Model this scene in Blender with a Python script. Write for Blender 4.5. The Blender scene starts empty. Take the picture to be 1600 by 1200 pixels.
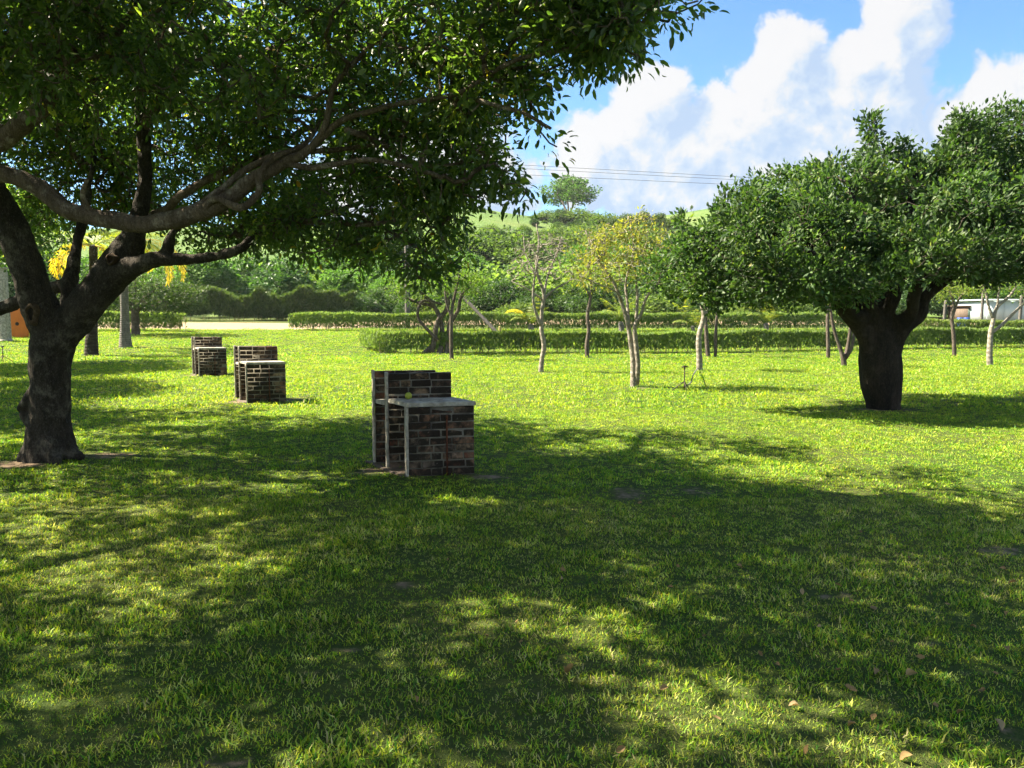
import bpy, bmesh, math, random
import numpy as np
from mathutils import Vector

# ------------------------------------------------------------------ camera, sky, sun, exposure
SC = bpy.context.scene
COL = SC.collection
R = math.radians
F = 1202.0                                   # focal length in pixels of a 1600 wide picture
EYE = 1.6
PITCH = math.atan(110 / F)
cam = bpy.data.cameras.new('camera')
cam.sensor_width = 36.0
cam.lens = F / 1600 * 36
cam.clip_end = 3000
cam_o = bpy.data.objects.new('camera', cam)
COL.objects.link(cam_o)
cam_o.location = (0, 0, EYE)
cam_o.rotation_euler = (math.pi / 2 - PITCH, 0, 0)
SC.camera = cam_o

SUN_EL, SUN_AZ = 47.0, 282.0                 # compass azimuth: 270 is straight from the left
SUN_POWER, SKY_POWER, CLOUD_POWER, EXPOSURE = 4.1, 0.0375, 0.138, 2.74
SC.view_settings.view_transform = 'Standard'
SC.view_settings.look = 'None'
SC.view_settings.exposure = EXPOSURE
SC.view_settings.gamma = 1.0
SC.view_settings.use_curve_mapping = False
SC.render.engine = 'CYCLES'
cy = SC.cycles
cy.max_bounces = 9
cy.diffuse_bounces = 5
cy.glossy_bounces = 2
cy.transmission_bounces = 4
cy.use_denoising = True
cy.use_adaptive_sampling = True
cy.adaptive_threshold = 0.025
cy.sample_clamp_indirect = 6

s = math.radians
SUNV = Vector((math.sin(R(SUN_AZ)) * math.cos(R(SUN_EL)), math.cos(R(SUN_AZ)) * math.cos(R(SUN_EL)), math.sin(R(SUN_EL))))
sun = bpy.data.lights.new('sun', 'SUN')
sun.energy = SUN_POWER
sun.angle = R(0.53)
sun.color = (1.0, 0.885, 0.68)
sun_o = bpy.data.objects.new('sun', sun)
COL.objects.link(sun_o)
sun_o.rotation_euler = (-SUNV).to_track_quat('-Z', 'Y').to_euler()
sun_o.location = (-20, 5, 30)


class NT:
    """tiny helper for wiring shader nodes"""
    def __init__(self, tree):
        self.t = tree

    def n(self, kind, **kw):
        nd = self.t.nodes.new(kind)
        for k, v in kw.items():
            setattr(nd, k, v)
        return nd

    def put(self, sock, v):
        if isinstance(v, bpy.types.NodeSocket):
            self.t.links.new(v, sock)
        elif v is not None:
            sock.default_value = v

    def m(self, op, a, b=None, c=None, clamp=False):
        nd = self.n('ShaderNodeMath', operation=op, use_clamp=clamp)
        for i, v in enumerate((a, b, c)):
            if v is not None:
                self.put(nd.inputs[i], v)
        return nd.outputs[0]

    def v(self, op, a, b=None, out=0):
        nd = self.n('ShaderNodeVectorMath', operation=op)
        self.put(nd.inputs[0], a)
        if b is not None:
            if op == 'SCALE':
                self.put(nd.inputs['Scale'], b)
            else:
                self.put(nd.inputs[1], b)
        return nd.outputs['Value'] if op in ('LENGTH', 'DISTANCE', 'DOT_PRODUCT') else nd.outputs[0]

    def noise(self, vec, scale, detail=3.0, rough=0.55, dist=0.0, dim='3D'):
        nd = self.n('ShaderNodeTexNoise', noise_dimensions=dim)
        self.put(nd.inputs['Vector'], vec)
        nd.inputs['Scale'].default_value = scale
        nd.inputs['Detail'].default_value = detail
        nd.inputs['Roughness'].default_value = rough
        nd.inputs['Distortion'].default_value = dist
        return nd.outputs['Fac']

    def ramp(self, fac, stops, interp='LINEAR'):
        nd = self.n('ShaderNodeValToRGB')
        nd.color_ramp.interpolation = interp
        el = nd.color_ramp.elements
        while len(el) < len(stops):
            el.new(0.5)
        for e, (p, c) in zip(el, stops):
            e.position = p
            e.color = (c[0], c[1], c[2], 1)
        self.put(nd.inputs[0], fac)
        return nd.outputs[0]

    def mix(self, fac, a, b, blend='MIX'):
        nd = self.n('ShaderNodeMix', data_type='RGBA', blend_type=blend)
        self.put(nd.inputs[0], fac)
        for i, v in ((6, a), (7, b)):
            if isinstance(v, tuple) and len(v) == 3:
                v = (*v, 1)
            self.put(nd.inputs[i], v)
        return nd.outputs[2]

    def smooth(self, x, lo, hi):
        nd = self.n('ShaderNodeMapRange', interpolation_type='SMOOTHSTEP')
        self.put(nd.inputs[0], x)
        nd.inputs[1].default_value = lo
        nd.inputs[2].default_value = hi
        return nd.outputs[0]


def ray(u, v):
    xc, yc = (u - 800) / F, (600 - v) / F
    return np.array((xc, math.cos(PITCH) + yc * math.sin(PITCH), -math.sin(PITCH) + yc * math.cos(PITCH)))


def at(u, v, Y):
    d = ray(u, v)
    p = d * (Y / d[1])
    p[2] += EYE
    return p


def build_world():
    w = bpy.data.worlds.new('World')
    SC.world = w
    w.use_nodes = True
    t = w.node_tree
    t.nodes.clear()
    N = NT(t)
    # cumulus field as a group of the direction's azimuth and elevation
    g = bpy.data.node_groups.new('cumulus', 'ShaderNodeTree')
    g.interface.new_socket('P', in_out='INPUT', socket_type='NodeSocketVector')
    g.interface.new_socket('D', in_out='OUTPUT', socket_type='NodeSocketFloat')
    G = NT(g)
    gi, go = G.n('NodeGroupInput'), G.n('NodeGroupOutput')
    P = gi.outputs[0]

    def ae(u, v):
        d = ray(u, v)
        return math.atan2(d[0], d[1]), math.atan2(d[2], math.hypot(d[0], d[1]))
    blobs = [(1225, 105, 72, 75), (1190, 200, 150, 120), (1085, 270, 140, 120), (1280, 240, 190, 150), (1330, 130, 80, 90), (1402, 50, 62, 120),
             (1370, 190, 110, 130), (1015, 170, 80, 75), (950, 255, 130, 115), (1556, 140, 55, 60), (1590, 210, 110, 100), (1500, 185, 55, 40), (1440, 290, 170, 80), (660, 300, 240, 140)]
    S = None
    warp = G.n('ShaderNodeTexNoise')
    G.put(warp.inputs['Vector'], P)
    warp.inputs['Scale'].default_value = 11
    warp.inputs['Detail'].default_value = 4
    wv = G.v('SCALE', G.v('SUBTRACT', warp.outputs['Color'], (0.5, 0.5, 0.5)), 0.075)
    Q = G.v('ADD', P, wv)
    for u, v, ru, rv in blobs:
        a, e = ae(u, v)
        q = G.v('MULTIPLY', G.v('SUBTRACT', Q, (a, e, 0)), (F / ru, F / rv, 0))
        b = G.m('SUBTRACT', 1.0, G.v('LENGTH', q))
        S = b if S is None else G.m('SMOOTH_MAX', S, b, 0.25)
    fb = G.m('SUBTRACT', G.noise(P, 16, 9, 0.6), 0.5)
    vo = G.n('ShaderNodeTexVoronoi', feature='SMOOTH_F1')
    G.put(vo.inputs['Vector'], Q)
    vo.inputs['Scale'].default_value = 34
    vo.inputs['Detail'].default_value = 3
    vo.inputs['Roughness'].default_value = 0.6
    bump = G.m('SUBTRACT', 0.42, vo.outputs['Distance'])
    D = G.m('ADD', G.m('MINIMUM', G.m('MULTIPLY', S, 1.5), 0.9), G.m('ADD', G.m('MULTIPLY', fb, 0.8), G.m('MULTIPLY', bump, 0.42)))
    G.put(go.inputs[0], D)

    tc = N.n('ShaderNodeTexCoord')
    sep = N.n('ShaderNodeSeparateXYZ')
    N.put(sep.inputs[0], tc.outputs['Generated'])
    az = N.m('ARCTAN2', sep.outputs[0], sep.outputs[1])
    el = N.m('ARCSINE', sep.outputs[2])
    cb = N.n('ShaderNodeCombineXYZ')
    N.put(cb.inputs[0], az)
    N.put(cb.inputs[1], el)
    P0 = cb.outputs[0]

    def dens(vec):
        nd = N.n('ShaderNodeGroup')
        nd.node_tree = g
        N.put(nd.inputs[0], vec)
        return nd.outputs[0]
    D0 = dens(P0)
    D1 = dens(N.v('ADD', P0, (-0.030, 0.030, 0)))
    CR = [(0.0, (0.60, 0.76, 1.0)), (0.40, (0.76, 0.88, 1.03)), (0.75, (0.98, 0.99, 1.0)), (1.0, (1.04, 1.03, 1.02))]
    alpha = N.smooth(D0, 0.02, 0.32)
    lit = N.m('ADD', 0.38, N.m('MULTIPLY', N.m('SUBTRACT', D0, D1), 1.8), clamp=True)
    ccol = N.ramp(lit, CR)
    sky = N.n('ShaderNodeTexSky', sky_type='NISHITA', sun_disc=False)
    sky.sun_elevation = R(SUN_EL)
    sky.sun_rotation = R(SUN_AZ)
    sky.altitude = 50
    sky.air_density = 1.0
    sky.dust_density = 0.3
    sky.ozone_density = 5.0
    skyc = N.v('SCALE', N.v('MULTIPLY', sky.outputs[0], (.80, .97, 1.04)), SKY_POWER)

    def bgd(c):
        nd = N.n('ShaderNodeBackground')
        N.put(nd.inputs[0], c)
        return nd.outputs[0]

    def mixs(f, a_, b_):
        nd = N.n('ShaderNodeMixShader')
        N.put(nd.inputs[0], f)
        t.links.new(a_, nd.inputs[1])
        t.links.new(b_, nd.inputs[2])
        return nd.outputs[0]
    blue = bgd(skyc)
    front = bgd(N.mix(N.m('MULTIPLY', alpha, 0.95), skyc, N.v('SCALE', ccol, CLOUD_POWER)))
    # the same kind of cumulus out of view, with added cover to brighten shade
    d0 = N.noise(P0, 2.8, 4, .6, .4)
    d1 = N.noise(N.v('ADD', P0, (0, .06, 0)), 2.8, 4, .6, .4)
    ga = N.m('MULTIPLY', N.smooth(d0, .43, .52), N.smooth(el, .98, .70))
    gl = N.m('ADD', .55, N.m('MULTIPLY', N.m('SUBTRACT', d0, d1), 4.0), clamp=True)
    side = bgd(N.mix(N.m('MULTIPLY', ga, .95), skyc, N.v('SCALE', N.ramp(gl, CR), CLOUD_POWER)))
    in_front = N.smooth(N.m('ABSOLUTE', az), .80, .66)
    low = N.m('LESS_THAN', el, N.m('ADD', .52, N.m('MULTIPLY', N.smooth(N.m('ABSOLUTE', az), .66, 1.1), .46)))
    above = N.m('GREATER_THAN', el, -.06)
    cl = mixs(in_front, side, front)
    wo = N.n('ShaderNodeOutputWorld')
    t.links.new(mixs(N.m('MULTIPLY', low, above), blue, cl), wo.inputs[0])
    w.cycles.sampling_method = 'MANUAL'
    w.cycles.sample_map_resolution = 256


build_world()

# ------------------------------------------------------------------ helpers
rng = np.random.default_rng(7)
random.seed(7)


def _hash(ix, iy, iz):
    h = (ix.astype(np.int64) * 374761393 + iy.astype(np.int64) * 668265263 + iz.astype(np.int64) * 2147483647) & 0xFFFFFFFF
    h = ((h ^ (h >> 13)) * 1274126177) & 0xFFFFFFFF
    h = h ^ (h >> 16)
    return (h & 0xFFFF) / 65535.0


def vnoise(P, scale=1.0):
    P = np.asarray(P, float) * scale
    i = np.floor(P).astype(np.int64)
    f = P - i
    f = f * f * (3 - 2 * f)
    r = 0
    for dx in (0, 1):
        for dy in (0, 1):
            for dz in (0, 1):
                w = (f[..., 0] if dx else 1 - f[..., 0]) * (f[..., 1] if dy else 1 - f[..., 1]) * (f[..., 2] if dz else 1 - f[..., 2])
                r = r + w * _hash(i[..., 0] + dx, i[..., 1] + dy, i[..., 2] + dz)
    return r


def fbm(P, scale=1.0, octv=4):
    r, a, t = 0, 1.0, 0
    for k in range(octv):
        r = r + a * vnoise(np.asarray(P) + 17.3 * k, scale * 2 ** k)
        t += a
        a *= 0.5
    return r / t


def sstep(x, a, b):
    t = np.clip((np.asarray(x, float) - a) / (b - a), 0, 1)
    return t * t * (3 - 2 * t)


def terrain(x, y):
    """height of the ground: flat lawn, a gentle rise past the near hedge"""
    x, y = np.asarray(x, float), np.asarray(y, float)
    z = 0.050 * np.clip(y - 29, 0, 13) + 0.038 * np.clip(y - 42, 0, 18)
    und = 0.05 * (fbm(np.stack([x * .35, y * .35, x * 0], -1), 1, 3) - 0.5)
    return z + und * np.clip(y / 6, 0, 1)


def GP(u, v):
    """where the sight line through a photo point meets the ground"""
    d = ray(u, v)
    lo, hi = 1.0, 75.0
    for _ in range(50):
        mid = (lo + hi) / 2
        p = d * (mid / d[1])
        if p[2] + EYE > terrain(p[0], p[1]):
            lo = mid
        else:
            hi = mid
    p = d * (lo / d[1])
    p[2] = float(terrain(p[0], p[1]))
    return p


def nrm(v):
    v = np.asarray(v, float)
    return v / np.maximum(np.linalg.norm(v, axis=-1, keepdims=True), 1e-9)


def tag(o, label=None, cat=None, group=None, kind=None):
    if label:
        o['label'] = label
    if cat:
        o['category'] = cat
    if group:
        o['group'] = group
    if kind:
        o['kind'] = kind
    return o


def link(o, parent=None):
    COL.objects.link(o)
    if parent is not None:
        o.parent = parent
    return o


def empty(name, loc, label, cat, group=None, rz=0.0):
    o = bpy.data.objects.new(name, None)
    o.empty_display_size = 0.2
    o.location = [float(c) for c in loc]
    o.rotation_euler = (0, 0, rz)
    link(o)
    return tag(o, label, cat, group)


def mesh_np(name, V, faces, mat, attrs=None, smooth=False):
    """faces: list of int arrays (n,3) or (n,4)"""
    me = bpy.data.meshes.new(name)
    V = np.asarray(V, np.float32)
    me.vertices.add(len(V))
    me.vertices.foreach_set('co', V.ravel())
    faces = [np.asarray(f, np.int32) for f in faces if len(f)]
    idx = np.concatenate([f.ravel() for f in faces])
    tot = np.concatenate([np.full(len(f), f.shape[1], np.int32) for f in faces])
    st = np.concatenate([[0], np.cumsum(tot)[:-1]]).astype(np.int32)
    me.loops.add(len(idx))
    me.loops.foreach_set('vertex_index', idx)
    me.polygons.add(len(tot))
    me.polygons.foreach_set('loop_start', st)
    me.update(calc_edges=True)
    me.validate()
    if smooth:
        me.polygons.foreach_set('use_smooth', np.ones(len(tot), bool))
    for k, a in (attrs or {}).items():
        at_ = me.attributes.new(k, 'FLOAT', 'POINT')
        at_.data.foreach_set('value', np.asarray(a, np.float32))
    if mat is not None:
        me.materials.append(mat)
    return me


def obj(name, me, parent=None, origin=None):
    o = bpy.data.objects.new(name, me)
    return link(o, parent)


# ---- shapes
def catmull(pts, n):
    pts = np.asarray(pts, float)
    if len(pts) < 3:
        t = np.linspace(0, 1, n * (len(pts) - 1) + 1)[:, None]
        return pts[0] * (1 - t) + pts[-1] * t
    P = np.vstack([2 * pts[0] - pts[1], pts, 2 * pts[-1] - pts[-2]])
    out = []
    for i in range(1, len(P) - 2):
        for k in range(n):
            t = k / n
            a, b, c, d = P[i - 1], P[i], P[i + 1], P[i + 2]
            out.append(0.5 * ((2 * b) + (-a + c) * t + (2 * a - 5 * b + 4 * c - d) * t * t + (-a + 3 * b - 3 * c + d) * t ** 3))
    out.append(P[-2])
    return np.array(out)


def tube(path, sides=8, cap=True, rough=0.0, seed=0):
    """path (n,4): x y z r -> verts, quads, tris"""
    path = np.asarray(path, float)
    C, r = path[:, :3], np.maximum(path[:, 3], 0.001)
    n = len(C)
    T = np.gradient(C, axis=0)
    T = nrm(T)
    ref = np.array((0.0, 1.0, 0.0)) if abs(T[0][1]) < 0.9 else np.array((1.0, 0, 0))
    V = np.zeros((n, sides, 3))
    a = np.linspace(0, 2 * math.pi, sides, endpoint=False)
    u = ref
    for i in range(n):
        u = u - T[i] * np.dot(u, T[i])
        u = u / max(np.linalg.norm(u), 1e-9)
        w = np.cross(T[i], u)
        V[i] = C[i] + r[i] * (np.cos(a)[:, None] * u + np.sin(a)[:, None] * w)
    if rough:
        k = 1 + rough * (fbm(V.reshape(-1, 3) + seed, 1.3 / max(r.mean(), .01) * 0.5, 3).reshape(n, sides, 1) - 0.5) * 2
        V = C[:, None, :] + (V - C[:, None, :]) * k
    V = V.reshape(-1, 3)
    q = []
    for i in range(n - 1):
        for j in range(sides):
            k = (j + 1) % sides
            q.append((i * sides + j, i * sides + k, (i + 1) * sides + k, (i + 1) * sides + j))
    tr = []
    if cap:
        V = np.vstack([V, C[0], C[-1] + T[-1] * r[-1] * 0.6])
        b0, b1 = len(V) - 2, len(V) - 1
        for j in range(sides):
            k = (j + 1) % sides
            tr.append((b0, k, j))
            tr.append((b1, (n - 1) * sides + j, (n - 1) * sides + k))
    return V, np.array(q), np.array(tr)


class MB:
    """collects shapes, builds ONE mesh"""
    def __init__(self):
        self.V, self.F, self.n = [], [], 0
        self.A = []

    def add(self, V, *faces, a=0.0):
        V = np.asarray(V, float)
        self.V.append(V)
        self.A.append(np.full(len(V), a))
        for f in faces:
            f = np.asarray(f)
            if len(f):
                self.F.append(f + self.n)
        self.n += len(V)
        return self

    def tube(self, path, sides=8, cap=True, rough=0.0, a=0.0):
        return self.add(*tube(path, sides, cap, rough), a=a)

    def box(self, c, sz, rot=0.0, jit=0.0):
        x, y, z = np.array(sz) / 2
        V = np.array([(-x, -y, -z), (x, -y, -z), (x, y, -z), (-x, y, -z), (-x, -y, z), (x, -y, z), (x, y, z), (-x, y, z)], float)
        if jit:
            V += rng.uniform(-jit, jit, V.shape)
        ca, sa = math.cos(rot), math.sin(rot)
        V = np.stack([V[:, 0] * ca - V[:, 1] * sa, V[:, 0] * sa + V[:, 1] * ca, V[:, 2]], 1) + np.array(c)
        return self.add(V, [(3, 2, 1, 0), (4, 5, 6, 7), (0, 1, 5, 4), (1, 2, 6, 5), (2, 3, 7, 6), (3, 0, 4, 7)])

    def mesh(self, name, mat, smooth=False, attr=None):
        return mesh_np(name, np.vstack(self.V), self.F, mat, {attr: np.concatenate(self.A)} if attr else None, smooth)

    def build(self, name, mat, parent=None, smooth=False, attr=None):
        return obj(name, self.mesh(name, mat, smooth, attr), parent)


def segs_mesh(A, B, ra, rb, sides=4):
    """many straight twigs at once"""
    n = len(A)
    T = nrm(B - A)
    ref = np.where(np.abs(T[:, 2:3]) < 0.9, np.array([[0, 0, 1.0]]), np.array([[1.0, 0, 0]]))
    U = nrm(np.cross(T, ref))
    W = np.cross(T, U)
    a = np.linspace(0, 2 * math.pi, sides, endpoint=False)
    ring = np.cos(a)[None, :, None] * U[:, None, :] + np.sin(a)[None, :, None] * W[:, None, :]
    V = np.concatenate([A[:, None] + ring * ra[:, None, None], B[:, None] + ring * rb[:, None, None]], 1)
    base = (np.arange(n) * 2 * sides)[:, None, None]
    j = np.arange(sides)
    k = (j + 1) % sides
    q = np.stack([j, k, k + sides, j + sides], 1)[None] + base
    return V.reshape(-1, 3), q.reshape(-1, 4)


def leaves(P, D, Nn, L, W, rnd, shape=4, fold=0.25, curl=0.12):
    """leaf blades: position, direction, normal, length, width -> V, tris, attribute"""
    n = len(P)
    D = nrm(D)
    S = nrm(np.cross(D, Nn))
    Nn = np.cross(S, D)
    L, W = L[:, None], W[:, None]
    if shape == 2:
        V = np.stack([P, P + D * L * .5 + S * W * .5 + Nn * W * fold, P + D * L, P + D * L * .5 - S * W * .5 + Nn * W * fold], 1)
        f = np.array([(0, 1, 2), (0, 2, 3)])
    else:
        tip = P + D * L - Nn * L * curl
        mid = P + D * L * .55
        V = np.stack([P, P + D * L * .3 + S * W * .42 + Nn * W * fold, P + D * L * .68 + S * W * .42 + Nn * (W * fold - L * curl * .4), tip,
                      P + D * L * .68 - S * W * .42 + Nn * (W * fold - L * curl * .4), P + D * L * .3 - S * W * .42 + Nn * W * fold, mid], 1)
        f = np.array([(0, 1, 6), (1, 2, 6), (2, 3, 6), (3, 4, 6), (4, 5, 6), (5, 0, 6)])
    k = V.shape[1]
    Fc = (f[None] + (np.arange(n) * k)[:, None, None]).reshape(-1, 3)
    return V.reshape(-1, 3), Fc, np.repeat(rnd, k)


def cluster_leaves(r, C, T, per, spread, L, W, up=0.6, droop=0.2, out=0.7, shape=4, var=0.3, rnd_c=0.35):
    """per leaves round each twig end C pointing along T"""
    n = len(C) * per
    Cc, Tt = np.repeat(C, per, 0), np.repeat(nrm(T), per, 0)
    g = r.normal(size=(n, 3))
    P = Cc + g * spread * 0.55 + Tt * r.uniform(-1, .6, (n, 1)) * spread
    D = nrm(Tt * .5 + nrm(P - Cc + Tt * .05) * out + r.normal(size=(n, 3)) * .35 + np.array((0, 0, -droop)))
    Nn = nrm(np.array((0, 0, up)) + r.normal(size=(n, 3)) * .6)
    l = L * r.uniform(1 - var, 1 + var, n)
    rc = np.repeat(r.uniform(size=len(C)), per)
    rnd = np.clip(rc * rnd_c + r.uniform(size=n) * (1 - rnd_c), 0, 1)
    return leaves(P, D, Nn, l, l * W / L * r.uniform(.8, 1.2, n), rnd, shape)


def blob_points(r, blobs, n, shell=0.55, rough=0.35, nscale=1.2, low=None, gap=.36):
    """points in the outer part of a union of ellipsoids (x,y,z,rx,ry,rz), with an uneven outline and gaps"""
    B = np.array(blobs, float)
    w = (B[:, 3] * B[:, 4] + B[:, 3] * B[:, 5] + B[:, 4] * B[:, 5])
    out, o2 = [], []
    tot = 0
    while tot < n:
        k = r.choice(len(B), n, p=w / w.sum())
        d = nrm(r.normal(size=(n, 3)))
        rad = shell + (1 - shell) * np.sqrt(r.uniform(size=n))
        q = fbm(B[k, :3] + d * B[k, 3:6], nscale, 3)
        rad = rad * (1 + rough * (q - 0.5) * 2)
        P = B[k, :3] + d * B[k, 3:6] * rad[:, None]
        e = np.min(np.linalg.norm((P[:, None] - B[None, :, :3]) / B[None, :, 3:6], axis=2), axis=1)
        keep = e > shell * 0.75
        keep &= vnoise(P, nscale * 2.3) + r.uniform(-.2, .2, n) > gap
        if low is not None:
            keep &= P[:, 2] > low
        out.append(P[keep])
        o2.append(d[keep])
        tot += keep.sum()
    return np.vstack(out)[:n], np.vstack(o2)[:n]


def attach(nodes, C, sag=0.0, r=None, far=1.0):
    """connect every twig end to the nearest wood: returns segments A, B and the number of ends each carries"""
    pts = list(np.asarray(nodes, float))
    npts = len(pts)
    arr = np.zeros((npts + 2 * len(C), 3))
    arr[:npts] = pts
    par = np.full(npts + 2 * len(C), -1)
    d0 = np.min(np.linalg.norm(C[:, None, :] - arr[None, :npts, :], axis=2), axis=1) if len(C) * npts < 4e7 else np.zeros(len(C))
    order = np.argsort(d0)
    m = npts
    seg = []
    ids = {}
    for i in order:
        d = np.linalg.norm(arr[:m] - C[i], axis=1)
        j = int(np.argmin(d))
        A, B = arr[j], C[i]
        ln = d[j]
        mid = (A + B) / 2 + (r.normal(size=3) * .13 * ln if r is not None else 0) + np.array((0, 0, -sag * ln))
        arr[m], par[m] = mid, j
        arr[m + 1], par[m + 1] = B, m
        ids[i] = m + 1
        m += 2
    load = np.zeros(m)
    for i in range(m - 1, npts - 1, -1):
        load[i] += 1 if load[i] == 0 else 0
        if par[i] >= 0:
            load[par[i]] += load[i]
    k = np.arange(npts, m)
    A, B = arr[par[k]], arr[k]
    la = load[k]
    lb = np.maximum(load[k] * .75, 1)
    Tdir = np.zeros_like(C)
    for i in range(len(C)):
        Tdir[i] = arr[ids[i]] - arr[par[ids[i]]]
    return A, B, la, lb, nrm(Tdir)


def remeshed(name, mb, voxel, mat, parent, disp=0.0, dscale=3.0, smooth_it=2):
    """fuse overlapping limbs into one continuous bark surface"""
    o = obj(name, mb.mesh(name, mat, True), parent)
    md = o.modifiers.new('fuse', 'REMESH')
    md.mode = 'VOXEL'
    md.voxel_size = voxel
    md.use_smooth_shade = True
    sm = o.modifiers.new('smooth', 'SMOOTH')
    sm.iterations = smooth_it
    dg = bpy.context.evaluated_depsgraph_get()
    me = bpy.data.meshes.new_from_object(o.evaluated_get(dg))
    o.modifiers.clear()
    old = o.data
    o.data = me
    bpy.data.meshes.remove(old)
    me.name = name
    n = len(me.vertices)
    co = np.zeros(n * 3, np.float32)
    me.vertices.foreach_get('co', co)
    co = co.reshape(-1, 3)
    if disp:
        no = np.zeros(n * 3, np.float32)
        me.vertices.foreach_get('normal', no)
        no = no.reshape(-1, 3)
        q = co * np.array((1, 1, .45))
        d = (fbm(q, dscale, 3) - .5) * 2 + 0.6 * (np.abs(fbm(q + 9, dscale * 2.2, 2) - .5) * 2 - .4)
        co = co + no * (d * disp)[:, None]
        me.vertices.foreach_set('co', co.ravel().astype(np.float32))
    me.polygons.foreach_set('use_smooth', np.ones(len(me.polygons), bool))
    me.update()
    if not me.materials:
        me.materials.append(mat)
    return o


# ------------------------------------------------------------------ materials
def mat_new(name):
    m = bpy.data.materials.new(name)
    m.use_nodes = True
    t = m.node_tree
    t.nodes.clear()
    N = NT(t)
    out = N.n('ShaderNodeOutputMaterial')
    return m, N, out


def principled(N, out, col, rough=0.8, spec=0.3, bump=None, strength=0.5, dist=0.01):
    p = N.n('ShaderNodeBsdfPrincipled')
    if isinstance(col, tuple):
        col = (*col, 1) if len(col) == 3 else col
    N.put(p.inputs['Base Color'], col)
    N.put(p.inputs['Roughness'], rough)
    p.inputs['Specular IOR Level'].default_value = spec
    if bump is not None:
        b = N.n('ShaderNodeBump')
        b.inputs['Strength'].default_value = strength
        b.inputs['Distance'].default_value = dist
        N.put(b.inputs['Height'], bump)
        N.put(p.inputs['Normal'], b.outputs[0])
    N.t.links.new(p.outputs[0], out.inputs[0])
    return p


def leaf_mat(name, stops, trans=0.4, tcol=(1.0, 1.0, 0.35), rough=0.45, spec=0.4, objvar=0.0, attr='rnd', patch=0.0):
    m, N, out = mat_new(name)
    a = N.n('ShaderNodeAttribute')
    a.attribute_name = attr
    c = N.ramp(a.outputs['Fac'], stops)
    if objvar:
        oi = N.n('ShaderNodeObjectInfo')
        hs = N.n('ShaderNodeHueSaturation')
        N.put(hs.inputs['Hue'], N.m('ADD', 0.5 - .03 * objvar, N.m('MULTIPLY', oi.outputs['Random'], .05 * objvar)))
        rr = N.m('FRACT', N.m('MULTIPLY', oi.outputs['Random'], 17.3))
        N.put(hs.inputs['Value'], N.m('ADD', 1 - .28 * objvar, N.m('MULTIPLY', rr, .6 * objvar)))
        N.put(hs.inputs['Color'], c)
        c = hs.outputs[0]
    if patch:
        tc = N.n('ShaderNodeTexCoord')
        nz = N.noise(tc.outputs['Object'], patch, 2, .5)
        hs = N.n('ShaderNodeHueSaturation')
        N.put(hs.inputs['Value'], N.m('ADD', .30, N.m('MULTIPLY', nz, 1.4)))
        N.put(hs.inputs['Color'], c)
        c = hs.outputs[0]
    p = N.n('ShaderNodeBsdfPrincipled')
    N.put(p.inputs['Base Color'], c)
    p.inputs['Roughness'].default_value = rough
    p.inputs['Specular IOR Level'].default_value = spec
    tr = N.n('ShaderNodeBsdfTranslucent')
    N.put(tr.inputs[0], N.mix(1.0, c, tuple(2.0 * k for k in tcol), 'MULTIPLY'))
    mx = N.n('ShaderNodeMixShader')
    mx.inputs[0].default_value = trans
    N.t.links.new(p.outputs[0], mx.inputs[1])
    N.t.links.new(tr.outputs[0], mx.inputs[2])
    N.t.links.new(mx.outputs[0], out.inputs[0])
    return m


def bark_mat(name, dark, mid, pale, lichen=0.3, scale=6.0, rings=0.0, strength=0.9):
    m, N, out = mat_new(name)
    tc = N.n('ShaderNodeTexCoord')
    v = N.v('MULTIPLY', tc.outputs['Object'], (1, 1, .4))
    n1 = N.noise(v, scale, 6, .65, .4)
    n2 = N.noise(tc.outputs['Object'], scale * 1.7, 5, .6, .6)
    n3 = N.noise(v, scale * 6, 4, .7)
    c = N.ramp(n1, [(.3, dark), (.7, mid)])
    n4 = N.noise(tc.outputs['Object'], scale * .55, 6, .7)
    c = N.mix(N.m('MULTIPLY', N.smooth(n4, .5, .66), lichen), c, pale)
    c = N.mix(N.m('MULTIPLY', N.smooth(n3, .45, .62), .6), c, dark)
    n5 = N.noise(v, scale * 15, 3, .6)
    c = N.mix(N.m('MULTIPLY', N.smooth(n5, .52, .7), .3), c, pale)
    h = N.m('ADD', N.m('MULTIPLY', n1, .7), N.m('ADD', N.m('MULTIPLY', n3, .9), N.m('MULTIPLY', n5, .3)))
    if rings:
        sp = N.n('ShaderNodeSeparateXYZ')
        N.put(sp.inputs[0], tc.outputs['Object'])
        wv = N.m('SINE', N.m('ADD', N.m('MULTIPLY', sp.outputs[2], rings), N.m('MULTIPLY', n2, 5)))
        c = N.mix(N.m('MULTIPLY', N.smooth(wv, .6, .95), .55), c, dark)
        h = N.m('ADD', h, N.m('MULTIPLY', wv, .3))
    principled(N, out, c, .9, .15, h, strength, .03)
    return m


def simple_mat(name, col, col2=None, scale=8, rough=.8, spec=.3, strength=.3, dist=.01, metal=0.0):
    m, N, out = mat_new(name)
    tc = N.n('ShaderNodeTexCoord')
    n = N.noise(tc.outputs['Object'], scale, 5, .6, .3)
    c = N.ramp(n, [(.32, col), (.68, col2 or tuple(k * .7 for k in col))])
    p = principled(N, out, c, rough, spec, n, strength, dist)
    p.inputs['Metallic'].default_value = metal
    return m


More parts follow.
